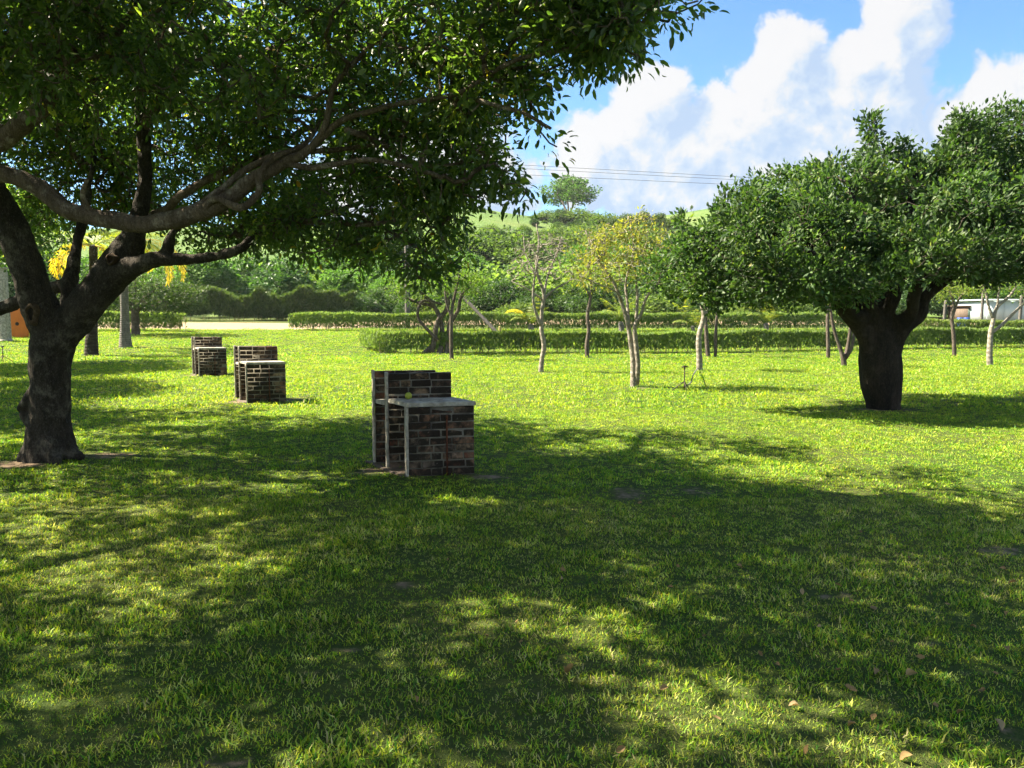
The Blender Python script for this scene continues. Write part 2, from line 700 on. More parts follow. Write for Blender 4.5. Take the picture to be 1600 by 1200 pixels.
GREEN_A = [(0, (.024, .043, .012)), (.5, (.048, .08, .02)), (.80, (.09, .12, .028)), (.92, (.19, .21, .03)), (.975, (.28, .16, .015)), (1, (.32, .08, .015))]
M_LEAF_BIG = leaf_mat('shade_tree_leaf', GREEN_A, .48, (1.2, 1.5, .5), .38, .5)
M_LEAF_FIG = leaf_mat('glossy_leaf', [(0, (.018, .042, .012)), (.5, (.036, .076, .021)), (.86, (.075, .125, .034)), (.97, (.15, .20, .03)), (1, (.26, .19, .03))], .28, (1.1, 1.2, .45), .55, .28, patch=0.9)
M_LEAF_YEL = leaf_mat('yellow_leaf', [(0, (.09, .11, .025)), (.5, (.15, .17, .035)), (.85, (.22, .21, .045)), (1, (.30, .22, .04))], .4, (1.2, 1.2, .5), .5, .3)
M_LEAF_YOUNG = leaf_mat('young_tree_leaf', [(0, (.05, .10, .015)), (.5, (.09, .16, .02)), (1, (.16, .21, .03))], .4, (1.2, 1.2, .5), .5, .3, objvar=.7)
M_LEAF_FAR = leaf_mat('woodland_leaf', [(0, (.028, .06, .016)), (.5, (.055, .105, .022)), (.9, (.09, .15, .03)), (1, (.14, .175, .035))], .35, (1.2, 1.25, .5), .55, .25, objvar=1.0)
M_LEAF_FARB = leaf_mat('bright_shrub_leaf', [(0, (.05, .09, .022)), (.5, (.08, .13, .032)), (1, (.125, .165, .05))], .35, (1.2, 1.2, .5), .6, .2, objvar=.8)
M_LEAF_FARD = leaf_mat('dark_thicket_leaf', [(0, (.018, .045, .014)), (.5, (.035, .075, .02)), (1, (.07, .12, .03))], .3, (1.2, 1.2, .5), .5, .3, objvar=.8)
M_HEDGE = leaf_mat('hedge_leaf', [(0, (.045, .09, .025)), (.5, (.10, .165, .04)), (.9, (.145, .21, .055)), (1, (.19, .22, .075))], .35, (1.2, 1.2, .5), .55, .3, patch=.7)
M_HEDGE_STEM = simple_mat('hedge_stem', (.30, .27, .14), (.16, .15, .07), 12)
M_FROND = leaf_mat('palm_frond', [(0, (.08, .14, .02)), (.5, (.15, .21, .03)), (1, (.26, .28, .05))], .45, (1.2, 1.1, .4), .5, .3)
M_FROND_Y = leaf_mat('palm_frond_yellow', [(0, (.22, .25, .03)), (.6, (.36, .32, .03)), (1, (.38, .26, .04))], .45, (1.2, 1.0, .4), .5, .3)
M_BARK_BIG = bark_mat('shade_tree_bark', (.012, .010, .008), (.055, .045, .035), (.19, .17, .14), .5, 8, 0, 1.0)
M_BARK_LIMB = bark_mat('shade_tree_limb_bark', (.05, .036, .026), (.17, .13, .095), (.34, .30, .25), .8, 11, 0, 1.0)
M_BARK_BLACK = bark_mat('dark_tree_bark', (.008, .007, .006), (.034, .027, .02), (.085, .07, .05), .3, 5, 0, 1.0)
M_BARK_PALE = bark_mat('pale_young_bark', (.15, .13, .105), (.34, .31, .26), (.48, .45, .39), .5, 12, 42, .6)
M_BARK_GREY = bark_mat('grey_brown_bark', (.05, .04, .035), (.14, .115, .09), (.26, .23, .2), .4, 9, 0, .8)
M_PALM_BARK = bark_mat('palm_bark', (.08, .075, .07), (.22, .21, .19), (.34, .32, .30), .4, 10, 70, .7)
M_PALM_DARK = bark_mat('palm_base_bark', (.02, .017, .014), (.075, .065, .05), (.16, .14, .11), .4, 10, 50, .9)
M_WIRE = simple_mat('wire', (.03, .03, .035), (.05, .05, .05), 4)
M_POLE = bark_mat('pole_timber', (.07, .065, .06), (.17, .155, .14), (.25, .24, .22), .3, 14, 0, .5)
M_CONC = simple_mat('concrete', (.46, .43, .37), (.17, .155, .125), 13, .9, .2, .6, .012)
M_CONC_PALE = simple_mat('plastered_edge', (.42, .385, .32), (.20, .18, .14), 16, .9, .2, .4, .006)
M_RUST = simple_mat('rusty_iron', (.16, .055, .025), (.06, .025, .015), 40, .85, .3, .4, .002, .3)
M_IRON = simple_mat('dark_iron', (.03, .03, .03), (.06, .04, .03), 30, .6, .4, .2, .002, .6)
M_HOSE = simple_mat('hose', (.12, .13, .12), (.18, .17, .15), 20, .6)
M_ORANGE = simple_mat('orange_paint', (.62, .17, .012), (.50, .13, .01), 3, .55, .35, .1)
M_BLUE = simple_mat('blue_plastic', (.02, .10, .55), (.02, .07, .40), 4, .4, .5, .1)
M_SHED = simple_mat('dark_green_paint', (.02, .05, .04), (.03, .06, .05), 4, .6)
M_MUDWALL = simple_mat('brown_wall', (.13, .10, .08), (.09, .07, .055), 5, .9)
M_PALEWALL = simple_mat('pale_panel', (.42, .54, .56), (.36, .47, .50), 2, .6)
M_WINDOW = simple_mat('dark_window', (.03, .04, .05), (.05, .06, .07), 2, .15, .6, 0)
M_BALL = simple_mat('green_ball_skin', (.22, .30, .03), (.34, .34, .05), 25, .7)
M_DEADLEAF = leaf_mat('dry_leaf', [(0, (.13, .085, .035)), (.5, (.25, .17, .075)), (1, (.38, .29, .16))], .15, (1, .8, .5), .8, .2)


def ground_mat():
    m, N, out = mat_new('lawn_soil')
    geo = N.n('ShaderNodeNewGeometry')
    P = geo.outputs['Position']
    a = N.n('ShaderNodeAttribute')
    a.attribute_name = 'bare'
    s_ = N.n('ShaderNodeAttribute')
    s_.attribute_name = 'sand'
    n1 = N.noise(P, .45, 4, .6)
    n2 = N.noise(P, 14, 5, .7)
    n3 = N.noise(P, 60, 4, .7)
    g = N.mix(N.smooth(n1, .35, .68), (.05, .085, .018), (.09, .105, .03))
    g = N.mix(N.m('MULTIPLY', N.smooth(n2, .45, .75), .5), g, (.07, .11, .018))
    g = N.mix(N.m('MULTIPLY', N.smooth(n3, .5, .8), .3), g, (.17, .16, .06))
    soil = N.ramp(n2, [(.3, (.15, .105, .07)), (.7, (.30, .225, .15))])
    edge = N.m('ADD', a.outputs['Fac'], N.m('MULTIPLY', N.m('SUBTRACT', N.noise(P, 7, 5, .7), .5), 1.4))
    c = N.mix(N.smooth(edge, .3, .75), g, soil)
    sand = N.ramp(n2, [(.3, (.27, .195, .125)), (.7, (.36, .28, .195))])
    sedge = N.m('ADD', s_.outputs['Fac'], N.m('MULTIPLY', N.m('SUBTRACT', N.noise(P, 2.2, 4, .6), .5), .6))
    c = N.mix(N.smooth(sedge, .42, .58), c, sand)
    principled(N, out, c, .95, .1, N.m('ADD', n2, N.m('MULTIPLY', n3, .8)), 1.0, .05)
    return m


def grass_mat(name, g1, g2, g3):
    """blade colour by blade, with broad drier and greener areas across the lawn"""
    m, N, out = mat_new(name)
    a = N.n('ShaderNodeAttribute')
    a.attribute_name = 'rnd'
    geo = N.n('ShaderNodeNewGeometry')
    n1 = N.noise(geo.outputs['Position'], .5, 4, .6)
    n2 = N.noise(geo.outputs['Position'], 3.5, 3, .6)
    f = N.m('ADD', a.outputs['Fac'], N.m('MULTIPLY', N.m('SUBTRACT', N.m('ADD', n1, n2), 1.0), .55))
    c = N.ramp(f, [(0, g1), (.5, g2), (.88, g3), (.97, (.26, .25, .09)), (1, (.31, .28, .14))])
    tn = N.n('ShaderNodeAttribute')
    tn.attribute_type = 'INSTANCER'
    tn.attribute_name = 'tone'
    n3 = N.noise(geo.outputs['Position'], 24, 2, .6)
    tone = N.m('ADD', tn.outputs['Fac'], N.m('MULTIPLY', N.m('SUBTRACT', n3, .5), .5))
    c = N.mix(N.m('MULTIPLY', N.smooth(tone, .68, .82), .42), c, (.30, .28, .13))
    hs = N.n('ShaderNodeHueSaturation')
    N.put(hs.inputs['Value'], N.m('ADD', .42, N.m('MULTIPLY', tone, 1.5)))
    N.put(hs.inputs['Color'], c)
    c = hs.outputs[0]
    p = N.n('ShaderNodeBsdfPrincipled')
    N.put(p.inputs['Base Color'], c)
    p.inputs['Roughness'].default_value = .5
    p.inputs['Specular IOR Level'].default_value = .22
    tr = N.n('ShaderNodeBsdfTranslucent')
    N.put(tr.inputs[0], N.mix(1.0, c, (2.2, 2.1, .8), 'MULTIPLY'))
    mx = N.n('ShaderNodeMixShader')
    mx.inputs[0].default_value = .35
    N.t.links.new(p.outputs[0], mx.inputs[1])
    N.t.links.new(tr.outputs[0], mx.inputs[2])
    N.t.links.new(mx.outputs[0], out.inputs[0])
    return m


M_GROUND = ground_mat()
M_GRASS = grass_mat('grass_blade', (.03, .125, .010), (.125, .235, .015), (.275, .31, .03))


def hill_mat():
    m, N, out = mat_new('hill_grass')
    geo = N.n('ShaderNodeNewGeometry')
    P = geo.outputs['Position']
    n1 = N.noise(P, .05, 5, .6, .5)
    n2 = N.noise(P, .6, 6, .7)
    c = N.ramp(n1, [(.35, (.07, .125, .034)), (.55, (.095, .15, .042)), (.72, (.13, .16, .055))])
    c = N.mix(N.m('MULTIPLY', N.smooth(n2, .5, .72), .55), c, (.08, .14, .025))
    principled(N, out, c, .95, .1, n2, 1.0, .5)
    return m


M_HILL = hill_mat()


def brick_mat():
    m, N, out = mat_new('old_brick')
    oi = N.n('ShaderNodeObjectInfo')
    geo = N.n('ShaderNodeNewGeometry')
    P = geo.outputs['Position']
    n1 = N.noise(P, 16, 5, .65, .5)
    n2 = N.noise(P, 45, 4, .7)
    n3 = N.noise(P, 4.2, 4, .6, .4)
    c = N.ramp(oi.outputs['Random'], [(0, (.16, .055, .03)), (.2, (.25, .14, .085)), (.4, (.14, .105, .08)), (.6, (.31, .20, .115)), (.8, (.22, .175, .125)), (1, (.27, .13, .075))])
    c = N.mix(N.m('MULTIPLY', N.smooth(n1, .42, .6), .6), c, (.33, .24, .15))
    rr = N.m('FRACT', N.m('MULTIPLY', oi.outputs['Random'], 13.7))
    soot = N.m('ADD', N.m('MULTIPLY', rr, .16), N.m('ADD', N.m('MULTIPLY', n3, .85), N.m('MULTIPLY', n1, .65)))
    c = N.mix(N.m('MULTIPLY', N.smooth(soot, .57, .88), .95), c, (.012, .011, .009))
    c = N.mix(N.m('MULTIPLY', N.smooth(n2, .62, .75), .5), c, (.34, .31, .24))
    principled(N, out, c, .92, .15, N.m('ADD', n1, N.m('MULTIPLY', n2, .6)), .8, .006)
    return m


def mortar_mat():
    m, N, out = mat_new('sooty_mortar')
    geo = N.n('ShaderNodeNewGeometry')
    P = geo.outputs['Position']
    n1 = N.noise(P, 5, 5, .6, .4)
    n2 = N.noise(P, 50, 4, .7)
    c = N.ramp(n1, [(.3, (.24, .215, .17)), (.52, (.15, .135, .105)), (.66, (.035, .032, .027))])
    c = N.mix(N.m('MULTIPLY', n2, .4), c, (.10, .09, .07))
    principled(N, out, c, .95, .1, n2, .6, .004)
    return m


M_BRICK, M_MORTAR = brick_mat(), mortar_mat()

# ------------------------------------------------------------------ ground, lawn, road, hill
BARE = []          # (x, y, rx, ry, strength) bare earth in the lawn
for (u, v, ru, rv, k) in [(630, 914, 34, 7, 1), (985, 772, 34, 17, .75), (1075, 768, 70, 12, .55), (535, 1015, 30, 8, .9), (480, 1052, 34, 8, .7), (350, 1190, 60, 12, .9),
                          (1560, 860, 50, 10, .8), (1300, 930, 60, 8, .6), (1450, 1005, 34, 8, .7), (1490, 1048, 40, 10, .8), (610, 935, 30, 6, .6), (1245, 860, 30, 10, .5),
                          (1590, 1145, 40, 14, .8), (760, 745, 55, 5, .8), (590, 735, 40, 7, .9), (170, 712, 60, 7, .8), (30, 725, 60, 9, 1), (372, 628, 20, 3, 1), (455, 625, 25, 4, .9),
                          (300, 587, 16, 2, 1), (1420, 606, 30, 3, .6), (1000, 607, 40, 2, .7), (845, 583, 30, 2, .6), (918, 560, 20, 1.5, .5), (1130, 580, 30, 1.5, .5),
                          (1380, 640, 60, 4, .8), (706, 564, 20, 1.5, .5)]:
    p = GP(u, v)
    q = GP(u, v + rv)
    BARE.append((p[0], p[1], ru / F * p[1], abs(p[1] - q[1]), k * .85))


def bare_at(x, y):
    b = np.zeros_like(x)
    for (cx, cy_, rx, ry, k) in BARE:
        d = np.sqrt(((x - cx) / rx) ** 2 + ((y - cy_) / ry) ** 2)
        b = np.maximum(b, k * (1 - sstep(d, .1, 1.5)))
    return b


def sand_at(x, y):
    c = 47.2 + 5.0 * sstep(x, -14, -5) + .6 * np.sin(x * .2)
    return (1 - sstep(np.abs(y - c), 3.2, 4.4)) * sstep(x, -70, -40)


def build_ground():
    xs = np.concatenate([np.linspace(-600, -60, 14), np.linspace(-55, -12, 60), np.linspace(-11.5, 11.5, 200), np.linspace(12, 60, 66), np.linspace(70, 600, 14)])
    ys = np.concatenate([np.linspace(-200, 0, 8), np.linspace(1, 14, 170), np.linspace(14.2, 62, 150), np.linspace(66, 900, 16)])
    X, Y = np.meshgrid(xs, ys)
    Z = terrain(X, Y)
    nx, ny = len(xs), len(ys)
    V = np.stack([X, Y, Z], -1).reshape(-1, 3)
    i = np.arange(nx * ny).reshape(ny, nx)
    q = np.stack([i[:-1, :-1], i[:-1, 1:], i[1:, 1:], i[1:, :-1]], -1).reshape(-1, 4)
    o = obj('ground', mesh_np('ground', V, [q], M_GROUND, {'bare': bare_at(V[:, 0], V[:, 1]), 'sand': sand_at(V[:, 0], V[:, 1])}, True))
    tag(o, 'sunlit and shaded mown lawn with bare soil spots and a sandy track behind', kind='structure')


build_ground()


def crest(x):
    return 22.6 + 2.2 * np.cos((x + 14) * .095) * np.exp(-((x - 5) / 60.0) ** 2) + .035 * np.clip(x - 40, 0, 80) - .02 * np.clip(-x, 0, 400) + 1.5 * np.sin(x * .012)


def hill_z(x, y):
    t = np.clip((y - 66) / 104.0, 0, 1)
    h = 0.9 + (crest(x) - 0.9) * (t ** 1.15 * (1.6 - .6 * t))
    h = np.where(y > 170, crest(x) - (y - 170) * .04, h)
    return h + 1.6 * (fbm(np.stack([x, y, x * 0], -1), .06, 3) - .5) * np.clip((y - 62) / 30, 0, 1)


def build_hill():
    xs = np.linspace(-420, 420, 240)
    ys = np.concatenate([[58], np.linspace(64, 175, 70), np.linspace(185, 420, 16)])
    X, Y = np.meshgrid(xs, ys)
    Z = hill_z(X, Y)
    Z[0] = -1
    nx, ny = len(xs), len(ys)
    i = np.arange(nx * ny).reshape(ny, nx)
    q = np.stack([i[:-1, :-1], i[:-1, 1:], i[1:, 1:], i[1:, :-1]], -1).reshape(-1, 4)
    o = obj('hill', mesh_np('hill', np.stack([X, Y, Z], -1).reshape(-1, 3), [q], M_HILL, None, True))
    tag(o, 'long grassy hill rising behind the trees', kind='structure')


build_hill()


def ground_z(x, y):
    return float(terrain(x, y)) if y < 66 else max(float(terrain(x, y)), float(hill_z(np.array(float(x)), np.array(float(y)))))


# ---- grass: tufts scattered over the lawn
def tuft_mesh(name, n, rad, L, W, lean, r):
    a = r.uniform(0, 2 * math.pi, n)
    d = rad * np.sqrt(r.uniform(size=n))
    P = np.stack([np.cos(a) * d, np.sin(a) * d, np.full(n, -.004)], 1)
    h = r.uniform(0, 2 * math.pi, n)
    ln = np.abs(r.normal(0, lean, n)) + .15
    D = np.stack([np.cos(h) * np.sin(ln), np.sin(h) * np.sin(ln), np.cos(ln)], 1)
    l = L * r.uniform(.45, 1.25, n)
    w = W * r.uniform(.7, 1.3, n)
    S = nrm(np.cross(D, np.array((0, 0, 1.0)) + r.normal(size=(n, 3)) * .2))
    D2 = nrm(D + np.stack([np.cos(h), np.sin(h), np.full(n, -.5)], 1) * r.uniform(.1, .8, (n, 1)))
    m1 = P + D * (l * .55)[:, None]
    tip = m1 + D2 * (l * .5)[:, None]
    V = np.stack([P - S * w[:, None] * .5, P + S * w[:, None] * .5, m1 - S * w[:, None] * .42, m1 + S * w[:, None] * .42, tip], 1)
    f = np.array([(0, 1, 3), (0, 3, 2), (2, 3, 4)])
    Fc = (f[None] + (np.arange(n) * 5)[:, None, None]).reshape(-1, 3)
    return mesh_np(name, V.reshape(-1, 3), [Fc], M_GRASS, {'rnd': np.repeat(r.uniform(size=n), 5)})


def scatter(name, tuft, P, S, label, vary=1.0):
    """one grass object: points with the tuft instanced on them"""
    me = bpy.data.meshes.new(name)
    me.vertices.add(len(P))
    me.vertices.foreach_set('co', P.astype(np.float32).ravel())
    a = me.attributes.new('size', 'FLOAT', 'POINT')
    a.data.foreach_set('value', S.astype(np.float32))
    a = me.attributes.new('turn', 'FLOAT_VECTOR', 'POINT')
    rot = np.stack([rng.normal(0, .12, len(P)), rng.normal(0, .12, len(P)), rng.uniform(0, 6.283, len(P))], 1)
    a.data.foreach_set('vector', rot.astype(np.float32).ravel())
    a = me.attributes.new('tone', 'FLOAT', 'POINT')
    tn = .5 + vary * (.55 * rng.uniform(size=len(P)) + .45 * vnoise(P, 13.0) - .5)
    a.data.foreach_set('value', tn.astype(np.float32))
    me.materials.append(M_GRASS)
    o = obj(name, me)
    ng = bpy.data.node_groups.new(name, 'GeometryNodeTree')
    ng.interface.new_socket('Geometry', in_out='INPUT', socket_type='NodeSocketGeometry')
    ng.interface.new_socket('Geometry', in_out='OUTPUT', socket_type='NodeSocketGeometry')
    n = ng.nodes
    gi, go = n.new('NodeGroupInput'), n.new('NodeGroupOutput')
    oi = n.new('GeometryNodeObjectInfo')
    oi.inputs['Object'].default_value = tuft
    oi.inputs['As Instance'].default_value = True
    iop = n.new('GeometryNodeInstanceOnPoints')
    sa = n.new('GeometryNodeInputNamedAttribute')
    sa.data_type = 'FLOAT'
    sa.inputs[0].default_value = 'size'
    ra = n.new('GeometryNodeInputNamedAttribute')
    ra.data_type = 'FLOAT_VECTOR'
    ra.inputs[0].default_value = 'turn'
    ng.links.new(gi.outputs[0], iop.inputs['Points'])
    ng.links.new(oi.outputs['Geometry'], iop.inputs['Instance'])
    ng.links.new(ra.outputs[0], iop.inputs['Rotation'])
    ng.links.new(sa.outputs[0], iop.inputs['Scale'])
    ng.links.new(iop.outputs[0], go.inputs[0])
    md = o.modifiers.new('tufts', 'NODES')
    md.node_group = ng
    tag(o, label, 'grass', kind='stuff')
    return o


def build_grass():
    tiers = [(1.9, 6.5, .038, 16, .032, .027, .0038, 1.0, 4), (6.5, 13, .062, 20, .046, .028, .0060, .95, 3), (13, 24, .17, 46, .15, .04, .010, .75, 2), (24, 44, .30, 60, .27, .045, .018, .6, 1)]
    for ti, (y0, y1, sp, n, rad, L, W, lean, kinds) in enumerate(tiers):
        ys = np.arange(y0, y1, sp)
        pts = []
        for y in ys:
            half = y * .70 + .8
            xs = np.arange(-half, half, sp)
            pts.append(np.stack([xs, np.full(len(xs), y)], 1))
        P = np.vstack(pts) + rng.uniform(-sp * .55, sp * .55, (sum(map(len, pts)), 2))
        b = bare_at(P[:, 0], P[:, 1]) + .7 * (fbm(np.c_[P, P[:, 0] * 0], 6.0, 3) - .5)
        keep = (b + rng.uniform(-.3, .3, len(P)) < .5) & (sand_at(P[:, 0], P[:, 1]) < .4 + rng.uniform(-.2, .2, len(P)))
        P = P[keep]
        z = terrain(P[:, 0], P[:, 1])
        S = (.55 + .8 * fbm(np.c_[P, P[:, 0] * 0], 1.6, 4) + rng.uniform(-.2, .2, len(P))) * (.45 + 1.15 * vnoise(np.c_[P, P[:, 0] * 0], 8.0))
        S *= 1 - .45 * np.clip(bare_at(P[:, 0], P[:, 1]) * 2, 0, 1)
        big = rng.uniform(size=len(P)) < .006
        S[big] *= 1.8
        k = rng.integers(0, kinds, len(P))
        for j in range(kinds):
            tf = bpy.data.objects.new('grass_tuft', tuft_mesh('grass_tuft', n, rad, L, W, lean, rng))
            w = k == j
            scatter('grass', tf, np.c_[P, z][w], S[w], 'short mown green grass covering the lawn', (1.0, .7, .3, .2)[ti])


build_grass()


# ------------------------------------------------------------------ trees
def pxpath(pts, Y0, n=5):
    """photo outline of a limb (u, v, depth offset, half-width in pixels) -> path in metres"""
    out = []
    for (u, v, dy, rp) in pts:
        Y = Y0 + dy
        p = at(u, v, Y)
        out.append((*p, rp / F * Y))
    return catmull(np.array(out), n)


def local(path, root):
    p = np.array(path, float)
    p[:, :3] -= np.array(root)[:3]
    return p


def finish_tree(t, root, nodes, C, per, spread, L, W, leafm, barkm, r, up=.6, droop=.2, shape=4, rmin=.004, sag=.03, out=.7, rexp=.5, rmax=.05, var=.3, rnd_c=.35, leaf_on=1.0, sides=4):
    nodes = np.asarray(nodes)[:, :3]
    A, B, la, lb, T = attach(nodes, C, sag, r)
    ra, rb = np.minimum(rmin * la ** rexp, rmax), np.minimum(rmin * lb ** rexp, rmax)
    o = np.array(root)[:3]
    V, q = segs_mesh(A - o, B - o, ra, rb, sides)
    tw = obj('twigs', mesh_np('twigs', V, [q], barkm, None, True), t)
    tag(tw, kind='stuff')
    if per:
        k = r.uniform(size=len(C)) < leaf_on
        V, Fc, a = cluster_leaves(r, C[k] - o, T[k], per, spread, L, W, up, droop, out, shape, var, rnd_c)
        cr = obj('crown', mesh_np('crown', V, [Fc], leafm, {'rnd': a}, False), t)
        tag(cr, kind='stuff')


def big_shade_tree():
    r = np.random.default_rng(11)
    base = GP(76, 716)
    Y = base[1]
    t = empty('shade_tree', base, 'large spreading shade tree with forked dark trunk overhanging the lawn', 'tree')
    mb = MB()
    paths = {}
    fused = {
        'stem': [(76, 730, 0, 50), (76, 712, 0, 40), (77, 690, 0, 34), (78, 650, 0, 31), (78, 600, 0, 30), (78, 560, 0, 31), (84, 530, 0, 33), (92, 508, 0, 30)],
        'left': [(84, 545, 0, 26), (66, 490, -.05, 27), (50, 440, -.1, 25), (34, 395, -.15, 24), (16, 350, -.2, 22), (-8, 300, -.3, 20), (-34, 240, -.4, 19), (-46, 160, -.4, 17), (-40, 60, -.3, 14), (-20, -60, 0, 10)],
        'right': [(82, 550, 0, 25), (112, 505, 0, 27), (148, 462, 0, 27), (178, 424, .05, 27), (200, 388, .1, 24), (214, 350, .1, 15), (224, 305, .15, 12), (226, 255, .2, 11), (222, 190, .2, 10), (214, 110, .2, 9), (208, 10, .2, 8), (214, -90, .1, 6)],
        'side': [(176, 430, 0, 22), (215, 415, -.1, 16), (245, 405, -.15, 12.5), (280, 405, -.2, 9.5), (330, 402, -.2, 8), (376, 388, -.2, 7), (400, 366, -.1, 6.5), (430, 352, 0, 6), (490, 338, .1, 5), (560, 318, .3, 4)],
        'rear': [(92, 515, .1, 20), (110, 480, .25, 16), (110, 445, .35, 13), (116, 405, .5, 9), (126, 355, .7, 7), (138, 300, .9, 6), (150, 220, 1.2, 5)],
        'rearleft': [(110, 446, .35, 12), (75, 452, .45, 10), (35, 468, .5, 10), (-10, 486, .5, 9), (-60, 492, .5, 8)],
        'stub': [(258, 404, -.15, 10), (264, 382, -.15, 9), (272, 360, -.1, 7), (300, 340, 0, 6), (350, 330, .3, 5)],
        'spur': [(68, 600, 0, 16), (54, 616, -.04, 14), (40, 630, -.06, 9), (28, 640, -.07, 4)],
        'spurlow': [(32, 640, -.06, 4), (42, 654, -.05, 8), (60, 672, -.02, 12)],
        'root1': [(66, 672, 0, 24), (52, 702, -.08, 17), (28, 720, -.2, 7)],
        'root2': [(90, 672, 0, 24), (106, 702, -.05, 15), (128, 716, -.12, 6)],
        'root3': [(80, 680, -.1, 20), (84, 712, -.22, 13), (90, 728, -.34, 5)],
    }
    nodes = []
    for k, p in fused.items():
        q = pxpath(p, Y, 6)
        paths[k] = q
        mb.tube(local(q, base), 14)
        if k not in ('stem', 'spur', 'spurlow', 'root1', 'root2', 'root3'):
            nodes.append(q[len(q) // 2:])
    tr = remeshed('trunk', mb, .02, M_BARK_BIG, t, .024, 8.0, 2)
    # sawn branch scars
    for (u, v, dy, rx, rz, nm) in [(48, 490, -.285, .045, .095, 0), (173, 405, -.165, .042, .05, 1)]:
        c = at(u, v, Y + dy) - base
        ring = []
        n = 18
        ang = np.linspace(0, 2 * math.pi, n, endpoint=False)
        o_ = np.stack([np.cos(ang) * rx, ang * 0 - .02, np.sin(ang) * rz], 1)
        prof = [(1.25, .05), (1.1, -.02), (.85, -.03), (.7, .0), (.3, .02)]
        wv = 1 + .12 * np.sin(ang * 3 + nm) + .08 * np.sin(ang * 5)
        def lathe(prof, cap):
            V = np.vstack([np.stack([o_[:, 0] * s_ * wv, np.full(n, y_), o_[:, 2] * s_ * wv], 1) + c for s_, y_ in prof] + [[c + (0, cap, 0)]])
            q = [(i * n + j, i * n + (j + 1) % n, (i + 1) * n + (j + 1) % n, (i + 1) * n + j) for i in range(len(prof) - 1) for j in range(n)]
            tri = [((len(prof) - 1) * n + j, (len(prof) - 1) * n + (j + 1) % n, len(prof) * n) for j in range(n)]
            return V, q, tri
        V, q, tri = lathe([(1.3, .06), (1.12, -.012), (.9, -.02), (.74, .0), (.62, .04)], .06)
        sc = obj('branch_scar', mesh_np('branch_scar', V, [np.array(q), np.array(tri)], M_SCAR, None, True), t)
        if nm == 0:
            V, q, tri = lathe([(.70, .004), (.4, .016)], .02)
            obj('hollow', mesh_np('hollow', V, [np.array(q), np.array(tri)], M_BARK_BLACK, None, True), sc)
    # limbs that cross the picture or carry the canopy
    limbs = [
        [(-60, 236, -1.4, 16), (-20, 262, -1.6, 15), (30, 285, -1.7, 14), (90, 315, -1.7, 14), (150, 342, -1.7, 13.5), (210, 351, -1.7, 13.5), (265, 347, -1.7, 14), (320, 330, -1.75, 13), (360, 305, -1.8, 12), (395, 282, -1.8, 11), (440, 264, -1.8, 8.5), (480, 240, -1.9, 6.5), (530, 190, -2, 5), (600, 165, -2.2, 4.2), (700, 150, -2.5, 3.8), (800, 95, -2.8, 3.4), (900, 75, -3.1, 3), (1010, 30, -3.3, 2.2)],
        [(318, 332, -1.75, 7), (335, 312, -1.9, 6), (372, 322, -1.95, 6), (398, 305, -1.95, 5.5), (402, 275, -1.95, 5), (425, 250, -1.9, 4.5), (470, 230, -1.8, 4), (500, 190, -1.6, 3)],
        [(-60, 236, -2.0, 16), (-20, 222, -2.0, 16), (12, 208, -2.0, 15), (42, 188, -2.0, 14), (62, 160, -2.0, 12), (70, 118, -2.0, 10), (88, 50, -1.9, 8), (110, -30, -1.8, 7), (150, -130, -1.7, 5)],
        [(226, 200, .2, 9), (240, 160, .1, 9.5), (262, 130, 0, 9), (298, 107, -.1, 8), (345, 98, -.3, 7), (420, 85, -.6, 6), (520, 60, -1.0, 5), (640, 20, -1.5, 4)],
        [(230, 340, .3, 7), (275, 310, .1, 6.5), (340, 275, 0, 6), (420, 235, 0, 5), (500, 195, .1, 4), (580, 180, .3, 3)],
        [(30, 20, -2.0, 9), (100, 20, -1.5, 8), (180, 60, -1, 6), (260, 50, -.8, 5)],
        [(150, 342, -1.7, 6), (132, 310, -1.8, 4), (138, 282, -1.85, 3)],
        [(720, 150, -2.5, 4), (800, 170, -2.8, 3.2), (860, 200, -2.9, 2.5)],
        [(540, 200, -2, 5), (620, 240, -1.6, 4), (700, 290, -1.3, 3)],
        [(290, 335, -1.72, 6), (340, 300, -1.7, 5.5), (385, 268, -1.65, 5), (440, 245, -1.6, 4.5), (520, 235, -1.5, 4), (600, 225, -1.4, 3)],
        [(440, 262, -1.8, 6), (500, 262, -1.9, 4.5), (570, 250, -2, 4), (650, 262, -2.1, 3), (720, 255, -2.1, 2.2)],
        [(405, 350, 0, 6), (470, 345, -.3, 5), (540, 352, -.6, 4), (620, 345, -1, 3)],
        [(490, 230, -1.9, 5.5), (510, 190, -2, 5), (520, 140, -2, 4.5), (560, 90, -2, 4), (620, 40, -2, 3)],
        [(70, 118, -2, 7), (120, 90, -2.1, 5.5), (190, 85, -2.1, 4.5), (260, 70, -2, 3.5)],
        [(222, 120, .2, 7), (180, 80, 0, 6), (120, 60, -.2, 5), (60, 10, -.4, 4)],
        [(345, 98, -.3, 6), (390, 140, -.6, 5), (450, 170, -.8, 4), (540, 175, -.9, 3)],
        [(470, 318, .2, 4.5), (560, 340, 0, 3.5), (640, 380, -.8, 3), (680, 400, -1, 2)],
    ]
    for p in limbs:
        q = pxpath(p, Y, 5)
        wob = np.stack([fbm(q[:, :3] * 1.0 + k_ * 31.7, 2.6, 3) - .5 for k_ in range(3)], 1)
        q[:, :3] += wob * np.minimum(q[:, 3:4] * 3.2, .16)
        lb = MB().tube(local(q, base), 10, True, .26)
        lb.build('limb', M_BARK_LIMB, t, True)
        nodes.append(q)
